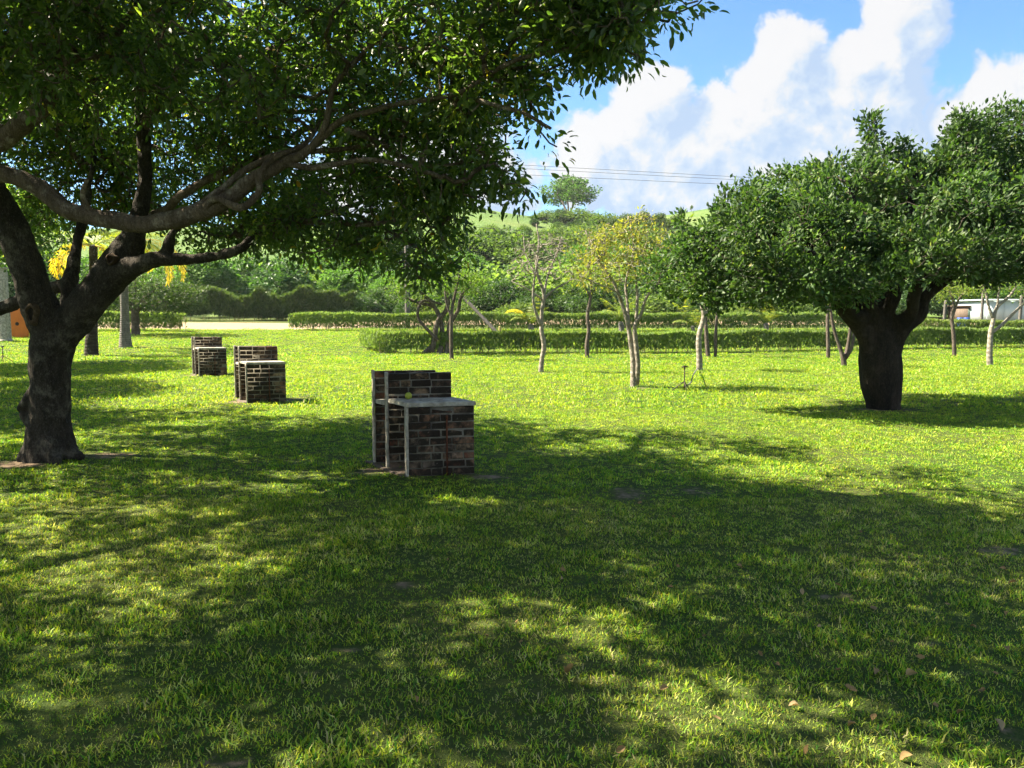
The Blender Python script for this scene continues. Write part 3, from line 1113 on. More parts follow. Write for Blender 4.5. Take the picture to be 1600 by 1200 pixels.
    # the limbs of the canopy overhead, beyond the top of the frame
    over = [[(-5.6, 8.2, 4.6, .12), (-5.0, 6.6, 5.0, .10), (-4.0, 5.0, 5.2, .07), (-2.6, 3.6, 5.2, .05), (-1.4, 2.8, 5.0, .03)],
            [(-5.5, 8.4, 4.8, .10), (-6.8, 7.0, 5.2, .08), (-8.0, 5.4, 5.2, .05), (-8.8, 4.0, 5.0, .03)],
            [(-4.1, 8.7, 5.0, .07), (-3.6, 9.8, 5.4, .06), (-3.0, 11.2, 5.2, .04)],
            [(-4.1, 8.7, 4.6, .07), (-2.8, 8.2, 5.2, .06), (-1.2, 7.2, 5.4, .04), (.2, 6.2, 5.2, .03)],
            [(-6.0, 8.6, 4.0, .08), (-7.2, 9.6, 4.8, .06), (-8.6, 10.6, 5.0, .04)],
            [(-4.2, 8.6, 5.6, .07), (-4.6, 7.6, 6.2, .05), (-4.8, 6.0, 6.4, .03)]]
    for p in over:
        q = catmull(np.array(p, float), 5)
        MB().tube(local(q, base), 8, True, .16).build('limb', M_BARK_LIMB, t, True)
        nodes.append(q)
    # crown
    B = []
    for (u, v, Yd, rx, ry, rz) in [
            (1035, 12, 5.2, .20, .4, .22), (995, 45, 5.2, .24, .4, .20), (1020, -60, 5.2, .40, .5, .36), (940, 35, 5.3, .30, .5, .22), (875, 65, 5.5, .27, .5, .22), (870, 0, 5.5, .6, .6, .45),
            (790, 50, 6.0, .65, .65, .5), (862, 214, 5.7, .15, .25, .13), (825, 165, 5.7, .17, .3, .18), (755, 140, 6.0, .44, .5, .40), (755, 285, 6.4, .22, .35, .22), (800, 300, 6.3, .11, .2, .14), (705, 235, 6.5, .42, .55, .45),
            (650, 100, 6.8, 1.0, .7, .8), (645, 250, 7.1, .75, .6, .6), (560, 325, 7.8, .7, .6, .4), (670, 330, 7.0, .42, .5, .4), (620, 395, 7.1, .34, .45, .24), (690, 395, 7.0, .22, .4, .22), (665, 425, 7.0, .18, .3, .12), (480, 350, 8.2, .6, .6, .3), (430, 300, 8.8, .7, .6, .5),
            (530, 150, 7.4, 1.0, .7, .9), (400, 130, 8.0, .9, .8, .8), (340, 30, 6.2, 1.0, .9, .8), (190, 50, 8, .8, .8, .7), (90, 90, 7.0, .8, .8, .8), (40, 20, 5.8, .7, .7, .7), (300, 215, 9.4, .9, .8, .7), (130, 270, 10.4, 1.1, .8, .7),
            (260, 290, 10.6, 1.1, .8, .7), (40, 240, 10.2, 1.1, .8, .8), (400, 330, 10.2, .9, .7, .5), (700, 0, 6.0, 1.0, .8, .8), (110, 170, 9.5, 1.0, .8, .7), (470, 220, 8.8, .9, .8, .7), (360, 380, 9.5, .6, .6, .25), (520, 395, 8.0, .5, .5, .22)]:
        B.append((*at(u, v, Yd), rx, ry, rz))
    over_b = [(-5, 7.5, 5.6, 2.4, 2.2, 1.1), (-2.6, 6.2, 5.4, 2.0, 1.8, .9), (-6.8, 5.4, 5.2, 2.0, 2.0, 1.0), (-4.0, 4.4, 5.2, 2.0, 1.6, .9), (-2.0, 3.4, 4.9, 1.6, 1.4, .75), (-.3, 4.6, 4.8, 1.3, 1.2, .6),
              (-8.6, 7.6, 4.8, 1.6, 2.0, 1.0), (-3.4, 10.0, 5.2, 2.0, 1.6, .9), (-6.4, 10.4, 5.0, 2.0, 1.5, .9), (-5.4, 2.6, 4.8, 1.8, 1.3, .8), (-.8, 7.6, 5.2, 1.3, 1.4, .7), (-8.0, 3.4, 4.8, 1.6, 1.6, .8), (-3.2, 1.8, 4.8, 1.5, 1.1, .7), (-4.2, 4.8, 4.5, 1.3, 1.2, .55), (-2.9, 5.3, 4.9, 1.2, 1.2, .6), (-7.6, 11.6, 5.0, 1.6, 1.4, .7), (-9.4, 12.6, 4.6, 1.4, 1.4, .6), (-5.8, 12.2, 5.2, 1.5, 1.2, .7), (-9.6, 5.2, 4.9, 1.5, 1.6, .8), (-7.4, 8.6, 5.6, 1.8, 1.8, .9), (-9.4, 9.8, 4.8, 1.5, 1.6, .8), (-6.4, 7.0, 6.2, 1.8, 1.8, .8), (-6.6, 3.9, 5.6, 1.7, 1.5, .8)]
    C1, _ = blob_points(r, B, 5000, .35, .45, 1.3, gap=.43)
    C2, _ = blob_points(r, over_b, 4100, .3, .4, .9, gap=.42)
    C = np.vstack([C1, C2])
    nodes = np.vstack(nodes)[:, :3]
    A, Bq, la, lb, T = attach(nodes, C, .04, r)
    V, q = segs_mesh(A - base, Bq - base, np.minimum(.0062 * la ** .45, .038), np.minimum(.0062 * lb ** .45, .038), 4)
    tag(obj('twigs', mesh_np('twigs', V, [q], M_BARK_LIMB, None, True), t), kind='stuff')
    n1 = len(C1)
    Va, Fa, aa = cluster_leaves(r, C1 - base, T[:n1], 20, .11, .060, .026, .6, .3, .8, 4, .6)
    Vb, Fb, ab = cluster_leaves(r, C2 - base, T[n1:], 18, .135, .105, .058, 1.1, .2, .7, 2)
    tag(obj('crown', mesh_np('crown', np.vstack([Va, Vb]), [np.vstack([Fa, Fb + len(Va)])], M_LEAF_BIG, {'rnd': np.concatenate([aa, ab])}), t), kind='stuff')


M_SCAR = bark_mat('sawn_wood', (.03, .02, .014), (.13, .09, .055), (.22, .165, .11), .4, 18, 0, .8)
big_shade_tree()


def wide_dark_tree():
    r = np.random.default_rng(23)
    base = GP(1380, 638)
    Y = base[1]
    t = empty('wide_crowned_tree', base, 'wide crowned evergreen tree on a thick black flaring trunk', 'tree')
    mb = MB()
    fused = [
        [(1380, 650, 0, 32), (1380, 632, 0, 26), (1377, 600, 0, 31), (1375, 565, 0, 32), (1374, 540, 0, 29), (1374, 518, 0, 25), (1376, 500, .1, 18)],
        [(1366, 600, -.05, 16), (1360, 560, -.05, 15), (1354, 530, -.1, 14), (1338, 507, -.15, 12), (1319, 487, -.2, 10), (1308, 468, -.2, 11), (1306, 445, -.1, 9), (1280, 400, 0, 8), (1220, 370, 0, 6), (1150, 370, 0, 5), (1090, 390, 0, 4)],
        [(1391, 600, -.05, 16), (1392, 560, -.05, 15), (1399, 530, -.1, 14), (1416, 508, -.12, 12), (1438, 492, -.15, 10), (1444, 468, -.15, 9), (1462, 448, -.1, 10), (1485, 430, 0, 9), (1530, 390, 0, 8), (1590, 350, 0, 6), (1650, 320, 0, 4)],
        [(1374, 520, 0, 20), (1366, 490, -.2, 12), (1352, 465, -.3, 10), (1345, 430, -.4, 9), (1335, 350, -.6, 7), (1330, 290, -.6, 5)],
        [(1376, 520, 0, 20), (1386, 490, -.2, 12), (1396, 465, -.25, 11), (1405, 420, -.3, 9), (1420, 340, -.2, 7), (1430, 270, 0, 5)],
        [(1376, 515, .2, 22), (1380, 480, .6, 14), (1380, 440, 1.2, 12), (1390, 380, 1.8, 8), (1400, 320, 2.2, 5)],
        [(1340, 510, 0, 14), (1338, 485, .1, 9), (1338, 460, .2, 8), (1320, 420, .5, 7), (1280, 350, .8, 5)],
        [(1350, 500, -.2, 12), (1330, 488, -.45, 10), (1324, 470, -.6, 9), (1315, 430, -.9, 7), (1260, 390, -1.3, 5)],
        [(1410, 505, -.2, 13), (1425, 486, -.5, 10), (1428, 462, -.8, 9), (1450, 420, -1.2, 6)],
    ]
    nodes = []
    for p in fused:
        q = pxpath(p, Y, 6)
        mb.tube(local(q, base), 14)
        nodes.append(q[len(q) // 2:])
    remeshed('trunk', mb, .035, M_BARK_BLACK, t, .022, 3.5, 2)
    B = [(*at(u, v, Yd), rx, ry, rz) for (u, v, Yd, rx, ry, rz) in [
        (1380, 370, 13.2, 2.0, 2.2, .95), (1250, 380, 12.6, 1.3, 1.5, .85), (1150, 410, 12.6, 1.0, 1.3, .62), (1080, 415, 12.8, .65, .9, .52), (1040, 425, 12.9, .35, .5, .34), (1190, 330, 12.8, .7, 1.0, .42), (1250, 300, 13, .6, .9, .42),
        (1310, 290, 13, .6, .9, .4), (1365, 255, 13, .26, .4, .45), (1354, 205, 13, .09, .15, .26), (1362, 190, 13, .07, .12, .16), (1180, 290, 12.9, .10, .15, .16), (1215, 275, 12.9, .10, .15, .14), (1410, 235, 13.1, .12, .2, .22), (1300, 262, 13, .14, .2, .14), (1440, 240, 13.3, .1, .2, .2), (1465, 268, 13.3, .5, .7, .42), (1500, 188, 13, .08, .14, .16), (1540, 190, 13.2, .1, .15, .2), (1010, 415, 12.9, .12, .2, .14), (1060, 450, 12.5, .3, .4, .2), (1120, 462, 12.3, .35, .4, .18), (1275, 458, 11.9, .3, .3, .2), (1560, 420, 12.2, .5, .5, .2), (1195, 455, 12.2, .3, .4, .2), (1060, 350, 12.8, .12, .2, .14), (1395, 285, 13.2, .55, .9, .5), (1450, 290, 13.4, .6, .9, .5), (1500, 270, 13, .45, .8, .6), (1510, 215, 13, .26, .4, .4), (1560, 240, 13.3, .6, .8, .6),
        (1600, 215, 13.6, .7, .8, .5), (1520, 350, 12.6, 1.1, 1.3, .85), (1590, 380, 12.6, .9, 1.2, .62), (1330, 430, 11.8, .9, .8, .4), (1430, 400, 11.8, 1.0, .8, .5), (1240, 440, 11.8, .55, .7, .3), (1660, 320, 13.3, 1.2, 1.6, 1.2), (1200, 430, 13.6, .9, 1.0, .35),
        (1460, 340, 15.0, 2.2, 1.2, 1.0), (1250, 380, 14.8, 1.3, 1.0, .7)]]
    C, _ = blob_points(r, B, 5600, .55, .5, 1.2, gap=.44)
    finish_tree(t, base, np.vstack(nodes), C, 18, .115, .084, .044, M_LEAF_FIG, M_BARK_GREY, r, .35, -.25, 2, .003, .0, rmax=.03, rnd_c=.4, out=.8)


wide_dark_tree()


def slim_tree(name, label, base_px, stems, blobs, ncl, per, L, W, leafm, barkm, seed, group='young trees planted across the lawn', spread=.12, shell=.2, sag=0.0, leaf_on=1.0, rmin=.004, Y=None, up=.3, droop=.0, rmax=.02, thin=.74):
    """young tree: stems as (u, v, depth offset, half-width px) lists, crown as ellipses in the photo (u, v, ru, rv)"""
    r = np.random.default_rng(seed)
    base = GP(*base_px) if Y is None else np.array((*at(base_px[0], base_px[1], Y)[:2], ground_z(*at(base_px[0], base_px[1], Y)[:2])))
    Yb = base[1]
    t = empty(name, base, label, 'tree', group)
    nodes = []
    mb = MB()
    first = True
    for p in stems:
        q = pxpath(p, Yb, 4)
        q[:, 3] *= thin
        if first:
            q[0, 2] = base[2] - .08
        mb.tube(local(q, base), 9, True, .10)
        nodes.append(q if len(stems) == 1 and False else q[len(q) // 3:])
        first = False
    mb.build('trunk', barkm, t, True)
    if ncl:
        B = []
        for (u, v, ru, rv) in blobs:
            c = at(u, v, Yb)
            B.append((*c, ru / F * Yb, ru / F * Yb * .9, rv / F * Yb))
        C, _ = blob_points(r, B, ncl, shell, .35, 1.0)
        finish_tree(t, base, np.vstack(nodes), C, per, spread, L, W, leafm, barkm, r, up, droop, 2, rmin, sag, rmax=rmax, leaf_on=leaf_on)
    return t


# young trees across the lawn
slim_tree('young_tree', 'nearly leafless young tree with pale bare twigs in front of the hedge', (845, 581),
          [[(845, 584, 0, 6), (847, 560, 0, 5), (850, 540, 0, 5), (846, 515, 0, 4.5), (847, 485, 0, 4), (850, 460, 0, 3.5), (838, 420, 0, 2.5), (842, 380, 0, 1.8), (838, 350, .1, 1)],
           [(846, 510, 0, 4), (838, 490, -.1, 3), (833, 465, -.2, 2.6), (836, 430, -.2, 2), (842, 400, -.2, 1.5)], [(848, 470, 0, 3), (862, 455, .1, 2), (885, 442, .2, 1.4), (900, 432, .3, 1)],
           [(850, 460, 0, 3), (856, 430, .2, 2.2), (868, 400, .3, 1.6), (878, 370, .4, 1)], [(847, 468, 0, 2.4), (825, 452, 0, 1.6), (800, 440, .1, 1)], [(838, 430, 0, 2), (822, 400, .3, 1.4), (818, 370, .4, 1)]],
          [(845, 400, 48, 45), (870, 400, 35, 40), (820, 420, 30, 35)], 620, 1, .06, .03, M_LEAF_YOUNG, M_BARK_PALE, 31, leaf_on=.3, rmin=.0058)
slim_tree('young_tree', 'slim young tree with brown trunk directly behind the bare one', (918, 559),
          [[(918, 562, 0, 5), (917, 540, 0, 4.5), (920, 515, 0, 4), (918, 495, 0, 4), (922, 470, 0, 3.5), (924, 445, 0, 2.5), (920, 410, 0, 1.5)], [(923, 465, 0, 2.5), (910, 440, .1, 1.8), (900, 415, .1, 1)], [(923, 462, 0, 2.5), (938, 438, .1, 1.8), (945, 410, .1, 1)]],
          [(920, 425, 42, 28), (905, 440, 30, 20), (940, 440, 30, 18)], 170, 9, .075, .04, M_LEAF_YOUNG, M_BARK_GREY, 32)
slim_tree('young_tree', 'twin stemmed young tree with thin yellow green foliage', (992, 604),
          [[(990, 608, 0, 8), (990, 585, 0, 7), (989, 560, 0, 6), (985, 530, 0, 5), (980, 500, 0, 5), (970, 470, 0, 4), (958, 440, 0, 3), (930, 400, .1, 2.4), (915, 360, .2, 1.4)],
           [(995, 600, 0, 6), (997, 570, -.1, 5), (994, 540, -.1, 5), (992, 510, -.1, 4.5), (1002, 490, -.1, 3.5), (1010, 465, -.1, 3), (1030, 440, -.1, 2.4), (1050, 400, 0, 1.5)],
           [(982, 505, 0, 4), (980, 470, .2, 3), (978, 440, .3, 2.6), (990, 390, .3, 2), (985, 350, .3, 1.2)], [(994, 500, 0, 3.5), (996, 465, .1, 3), (995, 430, .1, 2), (1010, 380, .2, 1.5)], [(972, 474, 0, 2.6), (962, 456, -.2, 2), (925, 440, -.3, 1.4), (905, 430, -.3, 1)]],
          [(970, 400, 70, 55), (920, 390, 40, 40), (1020, 400, 45, 50), (960, 365, 50, 24), (930, 430, 40, 22), (1000, 350, 35, 22)], 620, 9, .075, .032, M_LEAF_YEL, M_BARK_PALE, 33, spread=.11, leaf_on=.62, rmin=.005)
slim_tree('young_tree', 'young tree with curved pale trunk beside the lawn sprinkler', (1093, 579),
          [[(1093, 583, 0, 7), (1093, 562, 0, 6.5), (1092, 540, 0, 6), (1093, 520, 0, 5.5), (1100, 495, 0, 5), (1096, 475, 0, 4), (1090, 440, 0, 3)], [(1099, 497, 0, 4), (1108, 480, .1, 3), (1118, 462, .1, 2)]],
          [(1095, 445, 40, 25)], 130, 9, .07, .035, M_LEAF_YOUNG, M_BARK_PALE, 34)
slim_tree('young_tree', 'dark straight young trunk just behind the curved pale one', (1107, 558),
          [[(1107, 561, 0, 5), (1105, 540, 0, 4.5), (1103, 510, 0, 4), (1102, 480, 0, 3), (1104, 440, 0, 2)]], [(1104, 440, 32, 22)], 90, 9, .07, .035, M_LEAF_YOUNG, M_BARK_GREY, 35)
slim_tree('young_tree', 'thinnest straight young trunk next to the curved pale one', (1118, 558),
          [[(1118, 561, 0, 3.6), (1118, 540, 0, 3.4), (1119, 510, 0, 3.2), (1122, 480, 0, 2.6), (1126, 445, 0, 2)], [(1121, 488, 0, 2), (1132, 470, 0, 1.4)]], [(1128, 440, 34, 22)], 90, 9, .07, .035, M_LEAF_YOUNG, M_BARK_GREY, 36)
slim_tree('young_tree', 'straight slim young tree seen beside the thick black trunk', (1294, 560),
          [[(1294, 563, 0, 4.2), (1294, 540, 0, 4), (1293, 510, 0, 3.6), (1293, 480, 0, 3), (1290, 450, 0, 2)]], [(1290, 440, 34, 24)], 90, 9, .07, .035, M_LEAF_YOUNG, M_BARK_GREY, 37)
slim_tree('young_tree', 'three stemmed low young tree beside the thick black trunk', (1319, 572),
          [[(1319, 575, 0, 6), (1318, 562, 0, 5.5), (1313, 545, 0, 4), (1306, 525, 0, 3.4), (1300, 500, 0, 3), (1297, 470, 0, 2)], [(1319, 562, 0, 5), (1324, 545, .1, 4), (1328, 520, .1, 3.6), (1330, 495, .1, 3)], [(1321, 560, 0, 4), (1330, 545, -.1, 3.6), (1335, 520, -.1, 3)]],
          [(1315, 460, 40, 25)], 110, 9, .07, .035, M_LEAF_YOUNG, M_BARK_GREY, 38)
slim_tree('young_tree', 'slim dark stemmed young tree in front of the blue drums', (1491, 557),
          [[(1491, 560, 0, 4.5), (1491, 540, 0, 4.2), (1489, 515, 0, 3.8), (1487, 495, 0, 3.4), (1490, 475, 0, 3), (1484, 455, 0, 2)], [(1488, 495, 0, 3), (1495, 475, 0, 2.4), (1500, 465, 0, 2), (1512, 450, 0, 1.4)]],
          [(1490, 452, 40, 20), (1515, 450, 30, 16), (1465, 458, 24, 14)], 190, 9, .07, .035, M_LEAF_YOUNG, M_BARK_GREY, 39)
slim_tree('young_tree', 'pale forked young tree near the white panelled building', (1547, 571),
          [[(1547, 574, 0, 6.5), (1546, 555, 0, 6), (1547, 535, 0, 5.5), (1548, 518, 0, 5), (1552, 500, 0, 4), (1558, 480, 0, 3.4), (1575, 465, 0, 3), (1588, 448, 0, 2)], [(1549, 520, 0, 4), (1565, 508, 0, 3.4), (1585, 488, 0, 3), (1610, 465, 0, 2)],
           [(1552, 497, 0, 3.4), (1545, 480, 0, 2.8), (1540, 455, 0, 2.4), (1534, 440, 0, 1.6)], [(1558, 482, 0, 2.8), (1560, 462, 0, 2.2), (1562, 440, 0, 1.6)]],
          [(1560, 440, 46, 20), (1600, 450, 30, 20)], 200, 8, .07, .035, M_LEAF_YOUNG, M_BARK_PALE, 40)
slim_tree('young_tree', 'slender straight tree standing before the gnarled multi stemmed tree', (706, 562),
          [[(706, 566, 0, 4.6), (705, 540, 0, 4.2), (705, 510, 0, 4), (706, 485, 0, 3.6), (711, 460, 0, 3), (718, 430, 0, 2)], [(705, 495, 0, 3), (698, 475, 0, 2.4), (695, 455, 0, 2)]],
          [(715, 435, 36, 26), (740, 440, 24, 20)], 150, 9, .08, .04, M_LEAF_YOUNG, M_BARK_GREY, 41)
slim_tree('gnarled_tree', 'gnarled tree with several twisted dark stems at the hedge corner', (684, 550),
          [[(672, 556, 0, 9), (676, 540, 0, 7), (680, 520, 0, 6), (685, 500, 0, 5), (697, 485, 0, 5), (700, 465, 0, 4), (690, 440, .1, 3)], [(686, 556, 0, 8), (690, 535, .1, 6), (690, 510, .1, 5), (684, 490, .1, 4), (672, 470, .1, 4), (655, 455, .1, 3)],
           [(698, 556, .1, 8), (700, 530, .1, 6), (704, 505, .1, 5), (716, 485, .1, 4), (720, 465, .1, 4), (735, 445, .1, 3)], [(684, 532, -.1, 4), (668, 515, -.1, 3.4), (655, 500, -.1, 3), (653, 485, -.1, 3), (662, 470, -.1, 3), (690, 475, 0, 3)], [(660, 553, -.1, 4), (672, 545, -.05, 6)],
           [(690, 500, 0, 4), (678, 480, .2, 3.4), (645, 470, .3, 3), (620, 455, .3, 2)]],
          [(690, 440, 60, 26), (640, 450, 40, 22), (730, 440, 34, 30)], 420, 10, .08, .045, M_LEAF_YOUNG, M_BARK_GREY, 42, group='trees by the near hedge', Y=30.0, rmax=.05)
slim_tree('round_tree', 'small dark round crowned tree beside the grey palm trunk', (212, 524),
          [[(212, 527, 0, 10), (212, 510, 0, 8.5), (211, 495, 0, 8), (208, 480, 0, 6), (198, 465, 0, 4), (180, 450, 0, 3)], [(211, 490, 0, 7), (222, 470, 0, 5), (240, 455, 0, 3)], [(211, 490, 0, 6), (210, 465, .2, 4), (212, 440, .2, 3)]],
          [(210, 455, 60, 28), (250, 465, 50, 26), (170, 455, 40, 24), (290, 462, 36, 22)], 620, 12, .12, .07, M_LEAF_FARD, M_BARK_GREY, 43, group='trees by the sandy track', spread=.22, shell=.5, rmax=.05)


# ---- palms
def frond(mb, base, az, el, length, r, droop=1.0, leaflet=.45, nl=26, seed=0, width=.03):
    """one feather frond: arching rib with two rows of leaflets"""
    n = 16
    t = np.linspace(0, 1, n)
    ang = el - droop * t ** 1.3 * 1.9
    d = np.stack([np.cos(ang) * math.cos(az), np.cos(ang) * math.sin(az), np.sin(ang)], 1)
    C = np.array(base) + np.cumsum(d, 0) * length / n
    rib = np.c_[C, .018 * (1 - t * .85)]
    Vr = tube(rib, 5)
    k = np.repeat(np.linspace(.12, .99, nl), 2)
    side = np.tile([1, -1], nl)
    i = k * (n - 1)
    i0 = np.clip(np.floor(i).astype(int), 0, n - 2)
    fr = (i - i0)[:, None]
    P = C[i0] * (1 - fr) + C[i0 + 1] * fr
    T = nrm(d[i0])
    S = nrm(np.cross(T, np.array((0, 0, 1.0)) + T[:, [1, 0, 2]] * .01))
    D = nrm(T * .55 + S * side[:, None] * .8 + np.array((0, 0, -.55)) + r.normal(size=P.shape) * .08)
    L = leaflet * np.sin(np.clip(k, .1, .95) * 2.6 + .35).clip(.25, 1) * r.uniform(.85, 1.1, len(k))
    V, Fc, a = leaves(P, D, np.cross(D, S) + r.normal(size=P.shape) * .1, L, np.full(len(k), width), r.uniform(size=len(k)), 2, .15)
    return Vr, (V, Fc, a)


def palm(name, label, base_px, trunk, fronds, seed, mat_t, mat_f=None, Y=None, group='palms on the lawn', leaflet=.4, width=.035):
    r = np.random.default_rng(seed)
    base = GP(*base_px) if Y is None else np.array((*at(base_px[0], base_px[1], Y)[:2], ground_z(*at(base_px[0], base_px[1], Y)[:2])))
    t = empty(name, base, label, 'palm', group)
    q = pxpath(trunk, base[1], 6)
    q[0, 2] = base[2] - .08
    MB().tube(local(q, base), 12, True, .05).build('trunk', mat_t, t, True)
    top = q[-1, :3] - base
    for (az, el, ln, dr, yel) in fronds:
        Vr, (V, Fc, a) = frond(None, top, R(az), R(el), ln, r, dr, leaflet * ln / 2.2 + .1, int(18 + 12 * ln), 0, width)
        mb = MB()
        mb.add(Vr[0], Vr[1], Vr[2], a=.6)
        mb.add(V, Fc)
        A = np.concatenate([np.full(len(Vr[0]), .6), a])
        o = obj('frond', mesh_np('frond', np.vstack(mb.V), mb.F, M_FROND_Y if yel else (mat_f or M_FROND), {'rnd': A}), t)
    return t


ring8 = lambda ln, dr, el, k, off=0: [(off + 360 / k * i, el + 12 * math.sin(i * 2.1), ln * (1 + .1 * math.sin(i * 1.7)), dr, False) for i in range(k)]
palm('palm', 'tall palm with smooth grey ringed trunk and hanging yellow fronds', (197, 543), [(197, 546, 0, 11), (196, 535, 0, 9), (195, 500, 0, 6.5), (194, 450, 0, 6), (194, 420, 0, 6), (195, 385, 0, 6)],
     ring8(2.4, .8, 35, 9, 10) + [(-6, 25, 3.6, 1.15, True), (-14, 18, 3.3, 1.2, True), (4, 15, 2.0, 1.4, True), (-40, 5, 1.8, 1.4, True)], 51, M_PALM_BARK)
palm('palm', 'palm with dark swollen trunk base behind the forked shade tree', (143, 556), [(143, 559, 0, 11), (143, 548, 0, 10), (143, 530, 0, 9), (145, 510, 0, 7), (146, 470, 0, 6), (146, 420, 0, 6), (146, 385, 0, 6)],
     ring8(2.4, .8, 35, 9, 30) + [(180, 20, 2.5, 1.3, True), (190, 15, 2.2, 1.35, True), (215, 10, 2.0, 1.4, True), (165, 15, 2.4, 1.3, True), (-20, 5, 1.6, 1.4, True)], 52, M_PALM_DARK)
palm('palm', 'small palm with one arching yellow frond beside the bare tree', (832, 522), [(832, 526, 0, 6), (831, 518, 0, 5), (829, 508, 0, 4)],
     [(150, 70, 1.7, .95, True), (170, 75, 1.5, .9, False), (60, 78, 1.6, .3, False), (190, 60, 1.2, 1.0, False), (20, 72, 1.3, .6, False), (300, 65, 1.0, .8, False)], 53, M_PALM_BARK, Y=36)
palm('palm', 'small palm with upright yellow frond behind the twin stemmed tree', (971, 522), [(971, 526, 0, 5), (971, 515, 0, 4.4), (970, 504, 0, 4)],
     [(170, 85, 1.7, .3, False), (150, 72, 1.6, .5, False), (30, 75, 1.4, .5, False), (200, 66, 1.2, .7, False), (270, 70, 1.2, .6, False)], 54, M_PALM_BARK, Y=36)
palm('palm', 'small spiky palm behind the curved pale trunk', (1083, 522), [(1083, 526, 0, 4), (1083, 518, 0, 3.6), (1082, 510, 0, 3)],
     [(150, 72, 1.6, .5, False), (110, 80, 1.5, .3, False), (30, 60, 1.4, .6, False), (190, 45, 1.1, .7, False), (10, 40, 1.0, .7, False), (270, 70, 1.2, .5, False)], 55, M_PALM_BARK, Y=36)
palm('palm', 'small short trunked palm with drooping frond between the hedges', (1197, 522), [(1197, 526, 0, 5), (1197, 515, 0, 4.4), (1197, 506, 0, 4)],
     [(165, 80, 1.5, .9, False), (60, 85, 1.3, .2, False), (180, 70, 1.2, 1.0, False), (10, 65, 1.0, .8, False), (280, 70, 1.0, .6, False)], 56, M_PALM_BARK, Y=36)


# ---- hedges
def hedge(label, pts, h, w, dens, seed, leafm=None, stem=True, L=.13, name='hedge', ztop=0.0, ragged=.13):
    """pts: ground points; clipped hedge with upright feathery shoots over bare stems"""
    r = np.random.default_rng(seed)
    P = catmull(np.array([(p[0], p[1], 0, 0) for p in pts]), 10)[:, :2]
    sl = np.r_[0, np.cumsum(np.linalg.norm(np.diff(P, axis=0), axis=1))]
    tot = sl[-1]
    o = np.array((P[0][0], P[0][1], ground_z(*P[0])))
    t = empty(name, o, label, 'hedge')
    n = int(tot * dens * 2.1)
    s_ = r.uniform(0, tot, n)
    x, y = np.interp(s_, sl, P[:, 0]), np.interp(s_, sl, P[:, 1])
    tx, ty = np.gradient(P[:, 0], sl), np.gradient(P[:, 1], sl)
    nx, ny = -np.interp(s_, sl, ty), np.interp(s_, sl, tx)
    k = r.uniform(size=n)
    zf = np.where(k < .38, r.uniform(.90, 1.0, n), r.uniform(.12, .98, n) ** .75)
    side = np.where(k < .38, r.uniform(-1, 1, n), np.where(r.uniform(size=n) < .8, -1, 1) * r.uniform(.72, 1.0, n))
    endk = r.uniform(size=n) < .04
    hh = h * (1 + ragged * (fbm(np.stack([s_, s_ * 0, s_ * 0], 1), 1.2, 3) - .5) * 2)
    bulge = (1 - .25 * np.abs(zf - .6)) * (.8 + .4 * fbm(np.stack([s_, zf, s_ * 0], 1), 1.7, 3))
    gap = vnoise(np.stack([s_ * 3.0, zf * 2, s_ * 0], 1)) + zf * .9
    keep = gap > .36
    x, y = x + nx * side * w / 2 * bulge, y + ny * side * w / 2 * bulge
    gz = terrain(x, y)
    C = np.stack([x, y, gz + zf * hh], 1)[keep]
    m = len(C)
    D = nrm(np.stack([r.normal(0, .38, m), r.normal(0, .38, m), np.full(m, .8)], 1))
    Nn = nrm(r.normal(size=(m, 3)) + np.array((0, -.5, .4)))
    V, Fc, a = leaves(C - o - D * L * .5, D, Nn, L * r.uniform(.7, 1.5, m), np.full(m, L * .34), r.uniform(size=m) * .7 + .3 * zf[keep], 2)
    tag(obj('foliage', mesh_np('foliage', V, [Fc], leafm or M_HEDGE, {'rnd': a}), t), kind='stuff')
    # an inner mass of shade leaves keeps the hedge from being see-through
    if stem:
        ns = int(tot * 9)
        ss = r.uniform(0, tot, ns)
        sx, sy = np.interp(ss, sl, P[:, 0]), np.interp(ss, sl, P[:, 1])
        off = r.uniform(-.4, .4, ns) * w
        sx, sy = sx + np.interp(ss, sl, -ty) * off, sy + np.interp(ss, sl, tx) * off
        A = np.stack([sx, sy, terrain(sx, sy) - .02], 1)
        Bp = A + np.stack([r.normal(0, .06, ns), r.normal(0, .06, ns), h * r.uniform(.6, .9, ns)], 1)
        V, q = segs_mesh(A - o, Bp - o, np.full(ns, .012), np.full(ns, .008), 4)
        tag(obj('stems', mesh_np('stems', V, [q], M_HEDGE_STEM), t), kind='stuff')
    return t


hedge('clipped near hedge running along the lawn edge behind the young trees', [GP(572, 543)[:2], GP(585, 549)[:2], GP(622, 552)[:2], GP(720, 551)[:2], GP(1000, 551)[:2], GP(1300, 547)[:2], GP(1640, 541)[:2]], .80, .55, 620, 61)
hedge('long clipped rear hedge beyond the sandy track', [at(456, 517, 43)[:2], at(520, 517, 42.5)[:2], at(800, 518, 42)[:2], at(1050, 518, 42)[:2], at(1330, 518, 42.5)[:2]], .95, .8, 480, 62, L=.15)
hedge('rear hedge in front of the white panelled building', [at(1395, 518, 42)[:2], at(1500, 518, 41)[:2], at(1660, 518, 41)[:2]], .62, .9, 420, 63, L=.15, leafm=M_LEAF_FARB, ragged=.2)
hedge('short clipped hedge beside the palm trunks with bare lower stems', [at(120, 517, 42)[:2], at(200, 517, 42)[:2], at(289, 517, 42)[:2]], 1.0, .8, 520, 64, L=.15)
